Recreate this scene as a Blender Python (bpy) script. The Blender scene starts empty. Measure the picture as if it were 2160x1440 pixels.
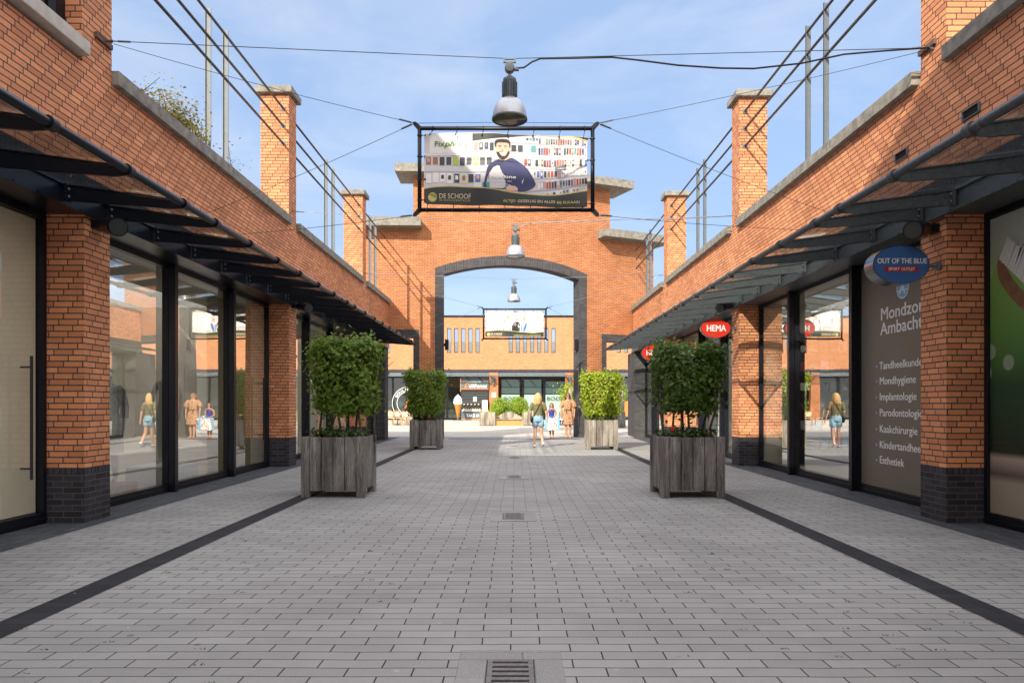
import bpy, bmesh, math, random
import numpy as np
from mathutils import Vector, Matrix
R = math.radians
scene = bpy.context.scene
C = scene.collection

# ---------------------------------------------------------------- camera, sky, sun, exposure
F, VX, VY, EYE = 1480.0, 1087.0, 852.0, 1.35
cd = bpy.data.cameras.new("camera")
cam = bpy.data.objects.new("camera", cd); C.objects.link(cam)
cd.sensor_width = 36; cd.lens = F / 2160 * 36
cd.shift_x = -(VX - 1080) / 2160; cd.shift_y = (VY - 720) / 2160
cd.clip_start = 0.05; cd.clip_end = 2000
cam.location = (0, 0, EYE); cam.rotation_euler = (R(90), 0, 0)
scene.camera = cam

SUN = Vector((1.0, 1.84, -1.25)).normalized()
EL = math.asin(-SUN.z)
world = bpy.data.worlds.new("World"); scene.world = world; world.use_nodes = True
wt = world.node_tree; wn = wt.nodes; wl = wt.links
bg = wn["Background"]
sky = wn.new("ShaderNodeTexSky"); sky.sky_type = 'NISHITA'; sky.sun_disc = False
sky.sun_elevation = EL; sky.sun_rotation = math.atan2(-SUN.x, -SUN.y) % (2 * math.pi)
sky.air_density = 1.0; sky.dust_density = 0.4; sky.ozone_density = 2.0
tc = wn.new("ShaderNodeTexCoord")
mp = wn.new("ShaderNodeMapping"); mp.inputs['Scale'].default_value = (1.6, 1.0, 3.6)
mp.inputs['Rotation'].default_value = (0.2, 0.35, 0.1)
n1 = wn.new("ShaderNodeTexNoise"); n1.inputs['Scale'].default_value = 2.3; n1.inputs['Detail'].default_value = 9; n1.inputs['Roughness'].default_value = 0.58; n1.inputs['Distortion'].default_value = 0.6
cr = wn.new("ShaderNodeValToRGB"); cr.color_ramp.elements[0].position = 0.42; cr.color_ramp.elements[1].position = 0.78
cr.color_ramp.elements[0].color = (0.05, 0.05, 0.05, 1); cr.color_ramp.elements[1].color = (0.85, 0.85, 0.85, 1)
mx = wn.new("ShaderNodeMix"); mx.data_type = 'RGBA'          # thin cloud over pale blue, ahead of the viewer
mx.inputs['A'].default_value = (1.42, 2.02, 3.15, 1); mx.inputs['B'].default_value = (2.65, 2.95, 3.5, 1)
wl.new(tc.outputs['Generated'], mp.inputs['Vector']); wl.new(mp.outputs['Vector'], n1.inputs['Vector'])
wl.new(n1.outputs['Fac'], cr.inputs['Fac']); wl.new(cr.outputs['Color'], mx.inputs['Factor'])
m2 = wn.new("ShaderNodeMix"); m2.data_type = 'RGBA'; m2.inputs['Factor'].default_value = 0.82
wl.new(sky.outputs['Color'], m2.inputs['A']); wl.new(mx.outputs['Result'], m2.inputs['B'])
# bright haze overhead and behind the viewer, added to fill the shade
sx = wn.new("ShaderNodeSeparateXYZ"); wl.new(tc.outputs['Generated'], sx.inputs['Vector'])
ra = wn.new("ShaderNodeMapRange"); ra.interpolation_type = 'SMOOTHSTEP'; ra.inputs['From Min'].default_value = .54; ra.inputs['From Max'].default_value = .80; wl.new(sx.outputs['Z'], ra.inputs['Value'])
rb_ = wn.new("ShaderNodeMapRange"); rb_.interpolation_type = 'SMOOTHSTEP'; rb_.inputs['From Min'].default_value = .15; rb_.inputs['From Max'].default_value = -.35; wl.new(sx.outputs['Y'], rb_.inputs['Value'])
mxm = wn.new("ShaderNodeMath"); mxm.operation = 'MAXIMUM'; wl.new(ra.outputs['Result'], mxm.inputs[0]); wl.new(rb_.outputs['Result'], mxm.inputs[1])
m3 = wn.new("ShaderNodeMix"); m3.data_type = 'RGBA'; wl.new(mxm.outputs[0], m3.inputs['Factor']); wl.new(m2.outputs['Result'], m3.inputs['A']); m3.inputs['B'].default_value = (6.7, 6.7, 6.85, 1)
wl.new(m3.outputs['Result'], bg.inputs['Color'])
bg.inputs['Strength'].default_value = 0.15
ld = bpy.data.lights.new("sun", 'SUN'); ld.energy = 3.6; ld.angle = R(0.5); ld.color = (1.0, 0.91, 0.75)
sun = bpy.data.objects.new("sun", ld); C.objects.link(sun)
sun.rotation_euler = SUN.to_track_quat('-Z', 'Y').to_euler(); sun.location = (-20, -40, 40)
scene.view_settings.view_transform = 'Standard'; scene.view_settings.look = 'None'
scene.view_settings.exposure = 0.9; scene.view_settings.gamma = 1
scene.render.engine = 'CYCLES'
scene.cycles.max_bounces = 10; scene.cycles.transparent_max_bounces = 12
scene.cycles.use_denoising = True
scene.cycles.sample_clamp_indirect = 8

# ---------------------------------------------------------------- helpers
def at(px, py, Y): return ((px - VX) / F * Y, Y, EYE + (VY - py) / F * Y)
def ax(px, Y): return (px - VX) / F * Y
def az(py, Y): return EYE + (VY - py) / F * Y
def gy(py): return EYE * F / (py - VY)

class MB:
    def __init__(s): s.v = []; s.f = []; s.m = []; s.uv = None
    def add(s, vs, fs, m=0):
        n = len(s.v); s.v += [tuple(v) for v in vs]; s.f += [tuple(i + n for i in f) for f in fs]; s.m += [m] * len(fs); return s
    def box(s, x0, x1, y0, y1, z0, z1, m=0):
        x0, x1 = sorted((x0, x1)); y0, y1 = sorted((y0, y1)); z0, z1 = sorted((z0, z1))
        return s.add([(x0,y0,z0),(x1,y0,z0),(x1,y1,z0),(x0,y1,z0),(x0,y0,z1),(x1,y0,z1),(x1,y1,z1),(x0,y1,z1)],
              [(0,3,2,1),(4,5,6,7),(0,1,5,4),(1,2,6,5),(2,3,7,6),(3,0,4,7)], m)
    def obox(s, c, hx, hy, hz, M, m=0):
        vs = [Vector(c) + M @ Vector((a*hx, b*hy, d*hz)) for d in (-1,1) for a,b in ((-1,-1),(1,-1),(1,1),(-1,1))]
        return s.add(vs, [(0,3,2,1),(4,5,6,7),(0,1,5,4),(1,2,6,5),(2,3,7,6),(3,0,4,7)], m)
    def tube(s, pts, r, n=8, m=0, cap=True):
        pts = [Vector(p) for p in pts]; rs = r if isinstance(r, (list, tuple)) else [r] * len(pts)
        rings = []; up = None
        for i, p in enumerate(pts):
            d = (pts[min(i+1, len(pts)-1)] - pts[max(i-1, 0)]).normalized()
            if up is None: up = Vector((0,0,1)) if abs(d.z) < .9 else Vector((1,0,0))
            a = d.cross(up).normalized(); b = a.cross(d).normalized(); up = b
            rings.append([p + (a*math.cos(2*math.pi*k/n) + b*math.sin(2*math.pi*k/n)) * rs[i] for k in range(n)])
        vs = [v for rg in rings for v in rg]; fs = []
        for i in range(len(pts)-1):
            for k in range(n):
                fs.append((i*n+k, i*n+(k+1)%n, (i+1)*n+(k+1)%n, (i+1)*n+k))
        if cap: fs += [tuple(range(n))[::-1], tuple(range((len(pts)-1)*n, len(pts)*n))]
        return s.add(vs, fs, m)
    def lathe(s, prof, c=(0,0,0), n=24, m=0, axis='z', cap=False):
        vs = []
        for r, h in prof:
            for k in range(n):
                a = 2*math.pi*k/n; x, y = r*math.cos(a), r*math.sin(a)
                vs.append((c[0]+x, c[1]+y, c[2]+h) if axis == 'z' else ((c[0]+x, c[1]+h, c[2]+y) if axis == 'y' else (c[0]+h, c[1]+x, c[2]+y)))
        fs = [(i*n+k, i*n+(k+1)%n, (i+1)*n+(k+1)%n, (i+1)*n+k) for i in range(len(prof)-1) for k in range(n)]
        if cap: fs += [tuple(range(n))[::-1], tuple(range((len(prof)-1)*n, len(prof)*n))]
        return s.add(vs, fs, m)
    def loft(s, rings, n=16, m=0, cap=True):
        vs = []                                   # ring: cx, cy, z, rx, ry
        for cx, cy, z, rx, ry in rings:
            for k in range(n):
                a = 2*math.pi*k/n; vs.append((cx+rx*math.cos(a), cy+ry*math.sin(a), z))
        fs = [(i*n+k, i*n+(k+1)%n, (i+1)*n+(k+1)%n, (i+1)*n+k) for i in range(len(rings)-1) for k in range(n)]
        if cap: fs += [tuple(range(n))[::-1], tuple(range((len(rings)-1)*n, len(rings)*n))]
        return s.add(vs, fs, m)
    def prism(s, pts, axis, a, b, m=0):
        # polygon in the two other axes, extruded from a to b
        def P(u, v, w): return (w, u, v) if axis == 'x' else ((u, w, v) if axis == 'y' else (u, v, w))
        n = len(pts); vs = [P(u, v, a) for u, v in pts] + [P(u, v, b) for u, v in pts]
        fs = [tuple(range(n))[::-1], tuple(range(n, 2*n))] + [(i, (i+1)%n, n+(i+1)%n, n+i) for i in range(n)]
        return s.add(vs, fs, m)
    def quad(s, a, b, c, d, m=0): return s.add([a,b,c,d], [(0,1,2,3)], m)
    def poly(s, pts, m=0): return s.add(pts, [tuple(range(len(pts)))], m)
    def ellip(s, c, rx, ry, rz, n=12, k=8, m=0):
        vs = []; fs = []
        for i in range(k+1):
            t = math.pi*i/k
            for j in range(n):
                a = 2*math.pi*j/n; vs.append((c[0]+rx*math.sin(t)*math.cos(a), c[1]+ry*math.sin(t)*math.sin(a), c[2]+rz*math.cos(t)))
        for i in range(k):
            for j in range(n): fs.append((i*n+j, i*n+(j+1)%n, (i+1)*n+(j+1)%n, (i+1)*n+j))
        return s.add(vs, fs, m)
    def build(s, name, mats, parent=None, smooth=False, bevel=0, local=False, bend=None, recalc=True):
        me = bpy.data.meshes.new(name)
        off = Vector((0,0,0))
        if parent is not None and not local: off = world_loc(parent)
        me.from_pydata(s.v, [], s.f); me.update()
        if not isinstance(mats, (list, tuple)): mats = [mats]
        for mm in mats: me.materials.append(mm)
        me.polygons.foreach_set('material_index', s.m)
        bm = bmesh.new(); bm.from_mesh(me)
        if recalc:
            bmesh.ops.remove_doubles(bm, verts=bm.verts, dist=1e-6) if smooth else None
            bmesh.ops.recalc_face_normals(bm, faces=bm.faces)
        if bevel: bmesh.ops.bevel(bm, geom=list(bm.edges), offset=bevel, segments=1, affect='EDGES', clamp_overlap=True)
        ul = bm.loops.layers.uv.new("UVMap")
        for f in bm.faces:
            f.normal_update(); nn = f.normal
            for l in f.loops:
                p = l.vert.co
                if abs(nn.z) > .75: l[ul].uv = (p.x, p.y)
                elif abs(nn.x) > abs(nn.y): l[ul].uv = (p.y, p.z)
                else: l[ul].uv = (p.x, p.z)
            if smooth: f.smooth = True
        if bend:
            for v in bm.verts: v.co = bend(v.co)
        for v in bm.verts: v.co -= off
        bm.to_mesh(me); bm.free()
        o = bpy.data.objects.new(name, me); C.objects.link(o)
        if parent is not None: o.parent = parent
        return o

def world_loc(o):
    p = Vector(o.location)
    while o.parent is not None:
        o = o.parent; p += Vector(o.location)
    return p

def tag(o, label=None, cat=None, group=None, kind=None):
    if label: o['label'] = label
    if cat: o['category'] = cat
    if group: o['group'] = group
    if kind: o['kind'] = kind
    return o
def thing(name, label, cat, loc=(0,0,0), group=None, rotz=0):
    o = bpy.data.objects.new(name, None); C.objects.link(o); o.location = loc; o.rotation_euler = (0,0,rotz)
    o.empty_display_size = .2
    return tag(o, label, cat, group)
def dup(o, loc, label, rotz=None, parent=None):
    r = o.copy(); C.objects.link(r)
    if loc is not None: r.location = loc
    if rotz is not None: r.rotation_euler = (0,0,rotz)
    if label: r['label'] = label
    for ch in list(o.children):
        c = ch.copy(); C.objects.link(c); c.parent = r
        for g in list(ch.children):
            d = g.copy(); C.objects.link(d); d.parent = c
    return r

# ---------------------------------------------------------------- materials
def newmat(name):
    m = bpy.data.materials.new(name); m.use_nodes = True
    return m, m.node_tree.nodes, m.node_tree.links, m.node_tree.nodes['Principled BSDF']
def lin(r, g, b):
    f = lambda c: (c/255/12.92) if c/255 <= .04045 else ((c/255+.055)/1.055)**2.4
    return (f(r), f(g), f(b))
def mat(name, col, rough=.6, metal=0, var=.0, scale=6, bump=0, bscale=None, spec=.5, coat=0, stretch=(1,1,1), emit=0):
    m, n, l, b = newmat(name)
    b.inputs['Base Color'].default_value = (*col, 1); b.inputs['Roughness'].default_value = rough
    b.inputs['Metallic'].default_value = metal; b.inputs['Specular IOR Level'].default_value = spec
    if coat: b.inputs['Coat Weight'].default_value = coat
    if emit: b.inputs['Emission Color'].default_value = (*col,1); b.inputs['Emission Strength'].default_value = emit
    if var or bump:
        t = n.new('ShaderNodeTexCoord'); mp = n.new('ShaderNodeMapping'); mp.inputs['Scale'].default_value = stretch
        l.new(t.outputs['Object'], mp.inputs['Vector'])
        nz = n.new('ShaderNodeTexNoise'); nz.inputs['Scale'].default_value = scale; nz.inputs['Detail'].default_value = 6; nz.inputs['Roughness'].default_value = .65
        l.new(mp.outputs['Vector'], nz.inputs['Vector'])
        if var:
            mr = n.new('ShaderNodeMapRange'); mr.inputs['From Min'].default_value = .3; mr.inputs['From Max'].default_value = .7
            mr.inputs['To Min'].default_value = 1 - var; mr.inputs['To Max'].default_value = 1 + var
            vm = n.new('ShaderNodeVectorMath'); vm.operation = 'SCALE'; vm.inputs[0].default_value = col
            l.new(nz.outputs['Fac'], mr.inputs['Value']); l.new(mr.outputs['Result'], vm.inputs['Scale']); l.new(vm.outputs['Vector'], b.inputs['Base Color'])
        if bump:
            n2 = nz
            if bscale:
                n2 = n.new('ShaderNodeTexNoise'); n2.inputs['Scale'].default_value = bscale; n2.inputs['Detail'].default_value = 4
                l.new(mp.outputs['Vector'], n2.inputs['Vector'])
            bp = n.new('ShaderNodeBump'); bp.inputs['Strength'].default_value = bump; bp.inputs['Distance'].default_value = .01
            l.new(n2.outputs['Fac'], bp.inputs['Height']); l.new(bp.outputs['Normal'], b.inputs['Normal'])
    return m

def brick(name, c1, c2, mortar, bw=.218, bh=.068, ms=.0068, step=.25, swap=False, rough=.8, weather=.22, patch=0):
    m, n, l, b = newmat(name)
    uv = n.new('ShaderNodeUVMap')
    sp = n.new('ShaderNodeSeparateXYZ'); l.new(uv.outputs['UV'], sp.inputs['Vector'])
    U, V = (sp.outputs['Y'], sp.outputs['X']) if swap else (sp.outputs['X'], sp.outputs['Y'])
    dv = n.new('ShaderNodeMath'); dv.operation = 'DIVIDE'; l.new(V, dv.inputs[0]); dv.inputs[1].default_value = bh
    fl = n.new('ShaderNodeMath'); fl.operation = 'FLOOR'; l.new(dv.outputs[0], fl.inputs[0])
    # the bond steps a quarter brick per course, with a slight irregularity
    wn_ = n.new('ShaderNodeTexWhiteNoise'); wn_.noise_dimensions = '1D'; l.new(fl.outputs[0], wn_.inputs['W'])
    ms2 = n.new('ShaderNodeMath'); ms2.operation = 'MULTIPLY_ADD'; l.new(wn_.outputs['Value'], ms2.inputs[0]); ms2.inputs[1].default_value = .012; l.new(U, ms2.inputs[2])
    ma = n.new('ShaderNodeMath'); ma.operation = 'MULTIPLY_ADD'; l.new(fl.outputs[0], ma.inputs[0]); ma.inputs[1].default_value = -step*bw; l.new(ms2.outputs[0], ma.inputs[2])
    cb = n.new('ShaderNodeCombineXYZ'); l.new(ma.outputs[0], cb.inputs['X']); l.new(V, cb.inputs['Y'])
    bt = n.new('ShaderNodeTexBrick'); bt.offset = 0; bt.inputs['Scale'].default_value = 1
    bt.inputs['Brick Width'].default_value = bw; bt.inputs['Row Height'].default_value = bh
    bt.inputs['Mortar Size'].default_value = ms; bt.inputs['Mortar Smooth'].default_value = .15
    bt.inputs['Color1'].default_value = (*c1, 1); bt.inputs['Color2'].default_value = (*c2, 1); bt.inputs['Mortar'].default_value = (*mortar, 1)
    l.new(cb.outputs['Vector'], bt.inputs['Vector'])
    nz = n.new('ShaderNodeTexNoise'); nz.inputs['Scale'].default_value = .9; nz.inputs['Detail'].default_value = 8; nz.inputs['Roughness'].default_value = .7
    l.new(uv.outputs['UV'], nz.inputs['Vector'])
    n3 = n.new('ShaderNodeTexNoise'); n3.inputs['Scale'].default_value = 42; n3.inputs['Detail'].default_value = 4
    l.new(uv.outputs['UV'], n3.inputs['Vector'])
    ad = n.new('ShaderNodeMath'); ad.operation = 'MULTIPLY_ADD'; l.new(n3.outputs['Fac'], ad.inputs[0]); ad.inputs[1].default_value = .45; l.new(nz.outputs['Fac'], ad.inputs[2])
    mr = n.new('ShaderNodeMapRange'); mr.inputs['From Min'].default_value = .5; mr.inputs['From Max'].default_value = .95
    mr.inputs['To Min'].default_value = 1 - weather; mr.inputs['To Max'].default_value = 1 + weather; l.new(ad.outputs[0], mr.inputs['Value'])
    vm = n.new('ShaderNodeVectorMath'); vm.operation = 'SCALE'; l.new(bt.outputs['Color'], vm.inputs[0]); l.new(mr.outputs['Result'], vm.inputs['Scale'])
    outc = vm.outputs['Vector']
    if patch:   # whitish lime bloom patches
        n4 = n.new('ShaderNodeTexNoise'); n4.inputs['Scale'].default_value = .55; n4.inputs['Detail'].default_value = 7; n4.inputs['Roughness'].default_value = .75
        l.new(uv.outputs['UV'], n4.inputs['Vector'])
        m4 = n.new('ShaderNodeMapRange'); m4.inputs['From Min'].default_value = .60; m4.inputs['From Max'].default_value = .74; m4.inputs['To Max'].default_value = patch
        l.new(n4.outputs['Fac'], m4.inputs['Value'])
        mi = n.new('ShaderNodeMix'); mi.data_type = 'RGBA'; l.new(m4.outputs['Result'], mi.inputs['Factor']); l.new(outc, mi.inputs['A']); mi.inputs['B'].default_value = (.45,.36,.30,1)
        outc = mi.outputs['Result']
    l.new(outc, b.inputs['Base Color']); b.inputs['Roughness'].default_value = rough; b.inputs['Specular IOR Level'].default_value = .3
    inv = n.new('ShaderNodeMath'); inv.operation = 'SUBTRACT'; inv.inputs[0].default_value = 1; l.new(bt.outputs['Fac'], inv.inputs[1])
    ad2 = n.new('ShaderNodeMath'); ad2.operation = 'MULTIPLY_ADD'; l.new(n3.outputs['Fac'], ad2.inputs[0]); ad2.inputs[1].default_value = .35; l.new(inv.outputs[0], ad2.inputs[2])
    bp = n.new('ShaderNodeBump'); bp.inputs['Strength'].default_value = .6; bp.inputs['Distance'].default_value = .008
    l.new(ad2.outputs[0], bp.inputs['Height']); l.new(bp.outputs['Normal'], b.inputs['Normal'])
    return m

def paver(name, c, mortar, bw=.33, bh=.117, ms=.0035, var=.12, spots=True, moss=.5, offset=.5, dirt=.14):
    m, n, l, b = newmat(name)
    t = n.new('ShaderNodeTexCoord')
    d1 = n.new('ShaderNodeTexNoise'); d1.inputs['Scale'].default_value = .8; d1.inputs['Detail'].default_value = 3; l.new(t.outputs['Object'], d1.inputs['Vector'])
    d2 = n.new('ShaderNodeVectorMath'); d2.operation = 'MULTIPLY_ADD'; l.new(d1.outputs['Color'], d2.inputs[0]); d2.inputs[1].default_value = (.05,.05,0); l.new(t.outputs['Object'], d2.inputs[2])
    bt = n.new('ShaderNodeTexBrick'); bt.offset = offset; bt.inputs['Scale'].default_value = 1
    bt.inputs['Brick Width'].default_value = bw; bt.inputs['Row Height'].default_value = bh
    bt.inputs['Mortar Size'].default_value = ms; bt.inputs['Mortar Smooth'].default_value = .3
    c1 = tuple(x*(1-var) for x in c); c2 = tuple(x*(1+var) for x in c)
    bt.inputs['Color1'].default_value = (*c1,1); bt.inputs['Color2'].default_value = (*c2,1); bt.inputs['Mortar'].default_value = (*mortar,1)
    l.new(d2.outputs['Vector'], bt.inputs['Vector'])
    # mineral speckle
    sp = n.new('ShaderNodeTexNoise'); sp.inputs['Scale'].default_value = 260; sp.inputs['Detail'].default_value = 2; l.new(t.outputs['Object'], sp.inputs['Vector'])
    sr = n.new('ShaderNodeMapRange'); sr.inputs['From Min'].default_value = .3; sr.inputs['From Max'].default_value = .7; sr.inputs['To Min'].default_value = .66; sr.inputs['To Max'].default_value = 1.34; l.new(sp.outputs['Fac'], sr.inputs['Value'])
    st = n.new('ShaderNodeTexNoise'); st.inputs['Scale'].default_value = .45; st.inputs['Detail'].default_value = 8; st.inputs['Roughness'].default_value = .62; l.new(t.outputs['Object'], st.inputs['Vector'])
    tr = n.new('ShaderNodeMapRange'); tr.inputs['From Min'].default_value = .3; tr.inputs['From Max'].default_value = .7; tr.inputs['To Min'].default_value = 1-dirt; tr.inputs['To Max'].default_value = 1+dirt; l.new(st.outputs['Fac'], tr.inputs['Value'])
    mm = n.new('ShaderNodeMath'); mm.operation = 'MULTIPLY'; l.new(sr.outputs['Result'], mm.inputs[0]); l.new(tr.outputs['Result'], mm.inputs[1])
    vm = n.new('ShaderNodeVectorMath'); vm.operation = 'SCALE'; l.new(bt.outputs['Color'], vm.inputs[0]); l.new(mm.outputs[0], vm.inputs['Scale'])
    col = vm.outputs['Vector']
    if moss:
        mn = n.new('ShaderNodeTexNoise'); mn.inputs['Scale'].default_value = 2.1; mn.inputs['Detail'].default_value = 6; mn.inputs['Roughness'].default_value = .7; l.new(t.outputs['Object'], mn.inputs['Vector'])
        mr = n.new('ShaderNodeMapRange'); mr.inputs['From Min'].default_value = .55; mr.inputs['From Max'].default_value = .68; mr.inputs['To Max'].default_value = moss; l.new(mn.outputs['Fac'], mr.inputs['Value'])
        mf = n.new('ShaderNodeMath'); mf.operation = 'MULTIPLY'; l.new(mr.outputs['Result'], mf.inputs[0]); l.new(bt.outputs['Fac'], mf.inputs[1])
        mi = n.new('ShaderNodeMix'); mi.data_type = 'RGBA'; l.new(mf.outputs[0], mi.inputs['Factor']); l.new(col, mi.inputs['A']); mi.inputs['B'].default_value = (.05,.075,.015,1); col = mi.outputs['Result']
    if spots:
        for sc_, thr, cc in ((2.6, .10, (.42,.43,.43,1)), (1.9, .06, (.07,.07,.08,1))):
            vo = n.new('ShaderNodeTexVoronoi'); vo.inputs['Scale'].default_value = sc_; l.new(t.outputs['Object'], vo.inputs['Vector'])
            sx = n.new('ShaderNodeSeparateColor'); l.new(vo.outputs['Color'], sx.inputs['Color'])
            th = n.new('ShaderNodeMath'); th.operation = 'MULTIPLY'; l.new(sx.outputs['Red'], th.inputs[0]); th.inputs[1].default_value = thr
            lt = n.new('ShaderNodeMath'); lt.operation = 'LESS_THAN'; l.new(vo.outputs['Distance'], lt.inputs[0]); l.new(th.outputs[0], lt.inputs[1])
            lf = n.new('ShaderNodeMath'); lf.operation = 'MULTIPLY'; l.new(lt.outputs[0], lf.inputs[0]); lf.inputs[1].default_value = .6
            mi = n.new('ShaderNodeMix'); mi.data_type = 'RGBA'; l.new(lf.outputs[0], mi.inputs['Factor']); l.new(col, mi.inputs['A']); mi.inputs['B'].default_value = cc; col = mi.outputs['Result']
    l.new(col, b.inputs['Base Color']); b.inputs['Roughness'].default_value = .82; b.inputs['Specular IOR Level'].default_value = .3
    inv = n.new('ShaderNodeMath'); inv.operation = 'MULTIPLY_ADD'; l.new(bt.outputs['Fac'], inv.inputs[0]); inv.inputs[1].default_value = -1; l.new(sp.outputs['Fac'], inv.inputs[2])
    bp = n.new('ShaderNodeBump'); bp.inputs['Strength'].default_value = .5; bp.inputs['Distance'].default_value = .006
    l.new(inv.outputs[0], bp.inputs['Height']); l.new(bp.outputs['Normal'], b.inputs['Normal'])
    return m

def glass(name, tint=(.93,.96,.95), refl=.9, base=.10, gl=(1,1,1)):
    m, n, l, b = newmat(name); n.remove(b)
    out = n['Material Output']
    tr = n.new('ShaderNodeBsdfTransparent'); tr.inputs['Color'].default_value = (*tint,1)
    g = n.new('ShaderNodeBsdfGlossy'); g.inputs['Roughness'].default_value = 0.0; g.inputs['Color'].default_value = (*gl,1)
    lw = n.new('ShaderNodeLayerWeight'); lw.inputs['Blend'].default_value = .5
    fr = n.new('ShaderNodeMath'); fr.operation = 'POWER'; l.new(lw.outputs['Facing'], fr.inputs[0]); fr.inputs[1].default_value = 3.6
    mr = n.new('ShaderNodeMapRange'); mr.inputs['To Min'].default_value = base; mr.inputs['To Max'].default_value = refl; l.new(fr.outputs[0], mr.inputs['Value'])
    t = n.new('ShaderNodeTexCoord'); nz = n.new('ShaderNodeTexNoise'); nz.inputs['Scale'].default_value = .7; nz.inputs['Detail'].default_value = 1; l.new(t.outputs['Object'], nz.inputs['Vector'])
    bp = n.new('ShaderNodeBump'); bp.inputs['Strength'].default_value = .12; bp.inputs['Distance'].default_value = .02; l.new(nz.outputs['Fac'], bp.inputs['Height']); l.new(bp.outputs['Normal'], g.inputs['Normal'])
    mx = n.new('ShaderNodeMixShader'); l.new(mr.outputs['Result'], mx.inputs['Fac']); l.new(tr.outputs[0], mx.inputs[1]); l.new(g.outputs[0], mx.inputs[2])
    l.new(mx.outputs[0], out.inputs['Surface'])
    return m

def leafmat(name, c1, c2, trans=.35):
    m, n, l, b = newmat(name)
    t = n.new('ShaderNodeTexCoord'); nz = n.new('ShaderNodeTexNoise'); nz.inputs['Scale'].default_value = 14; nz.inputs['Detail'].default_value = 3; l.new(t.outputs['Object'], nz.inputs['Vector'])
    cr = n.new('ShaderNodeValToRGB'); cr.color_ramp.elements[0].position = .36; cr.color_ramp.elements[1].position = .66
    cr.color_ramp.elements[0].color = (*c1,1); cr.color_ramp.elements[1].color = (*c2,1); l.new(nz.outputs['Fac'], cr.inputs['Fac'])
    l.new(cr.outputs['Color'], b.inputs['Base Color']); b.inputs['Roughness'].default_value = .45; b.inputs['Specular IOR Level'].default_value = .35
    tl = n.new('ShaderNodeBsdfTranslucent'); vm = n.new('ShaderNodeVectorMath'); vm.operation = 'MULTIPLY'; vm.inputs[1].default_value = (1.5,1.5,.5); l.new(cr.outputs['Color'], vm.inputs[0]); l.new(vm.outputs['Vector'], tl.inputs['Color'])
    mx = n.new('ShaderNodeMixShader'); mx.inputs['Fac'].default_value = trans; l.new(b.outputs[0], mx.inputs[1]); l.new(tl.outputs[0], mx.inputs[2]); l.new(mx.outputs[0], n['Material Output'].inputs['Surface'])
    return m

def wood(name, c1, c2):
    m, n, l, b = newmat(name)
    t = n.new('ShaderNodeTexCoord'); mp = n.new('ShaderNodeMapping'); mp.inputs['Scale'].default_value = (16,16,1.3); l.new(t.outputs['Object'], mp.inputs['Vector'])
    nz = n.new('ShaderNodeTexNoise'); nz.inputs['Scale'].default_value = 2.4; nz.inputs['Detail'].default_value = 8; nz.inputs['Roughness'].default_value = .72; nz.inputs['Distortion'].default_value = 1.2; l.new(mp.outputs['Vector'], nz.inputs['Vector'])
    cr = n.new('ShaderNodeValToRGB'); cr.color_ramp.elements[0].position = .32; cr.color_ramp.elements[1].position = .7
    cr.color_ramp.elements[0].color = (*c1,1); cr.color_ramp.elements[1].color = (*c2,1); l.new(nz.outputs['Fac'], cr.inputs['Fac'])
    # board to board difference
    g = n.new('ShaderNodeTexNoise'); g.inputs['Scale'].default_value = 4.5; g.inputs['Detail'].default_value = 0; m2 = n.new('ShaderNodeMapping'); m2.inputs['Scale'].default_value = (1,1,.25); l.new(t.outputs['Object'], m2.inputs['Vector']); l.new(m2.outputs['Vector'], g.inputs['Vector'])
    mr = n.new('ShaderNodeMapRange'); mr.inputs['From Min'].default_value = .3; mr.inputs['From Max'].default_value = .7; mr.inputs['To Min'].default_value = .6; mr.inputs['To Max'].default_value = 1.45; l.new(g.outputs['Fac'], mr.inputs['Value'])
    vm = n.new('ShaderNodeVectorMath'); vm.operation = 'SCALE'; l.new(cr.outputs['Color'], vm.inputs[0]); l.new(mr.outputs['Result'], vm.inputs['Scale'])
    l.new(vm.outputs['Vector'], b.inputs['Base Color']); b.inputs['Roughness'].default_value = .85; b.inputs['Specular IOR Level'].default_value = .2
    bp = n.new('ShaderNodeBump'); bp.inputs['Strength'].default_value = .5; bp.inputs['Distance'].default_value = .006; l.new(nz.outputs['Fac'], bp.inputs['Height']); l.new(bp.outputs['Normal'], b.inputs['Normal'])
    return m

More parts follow.
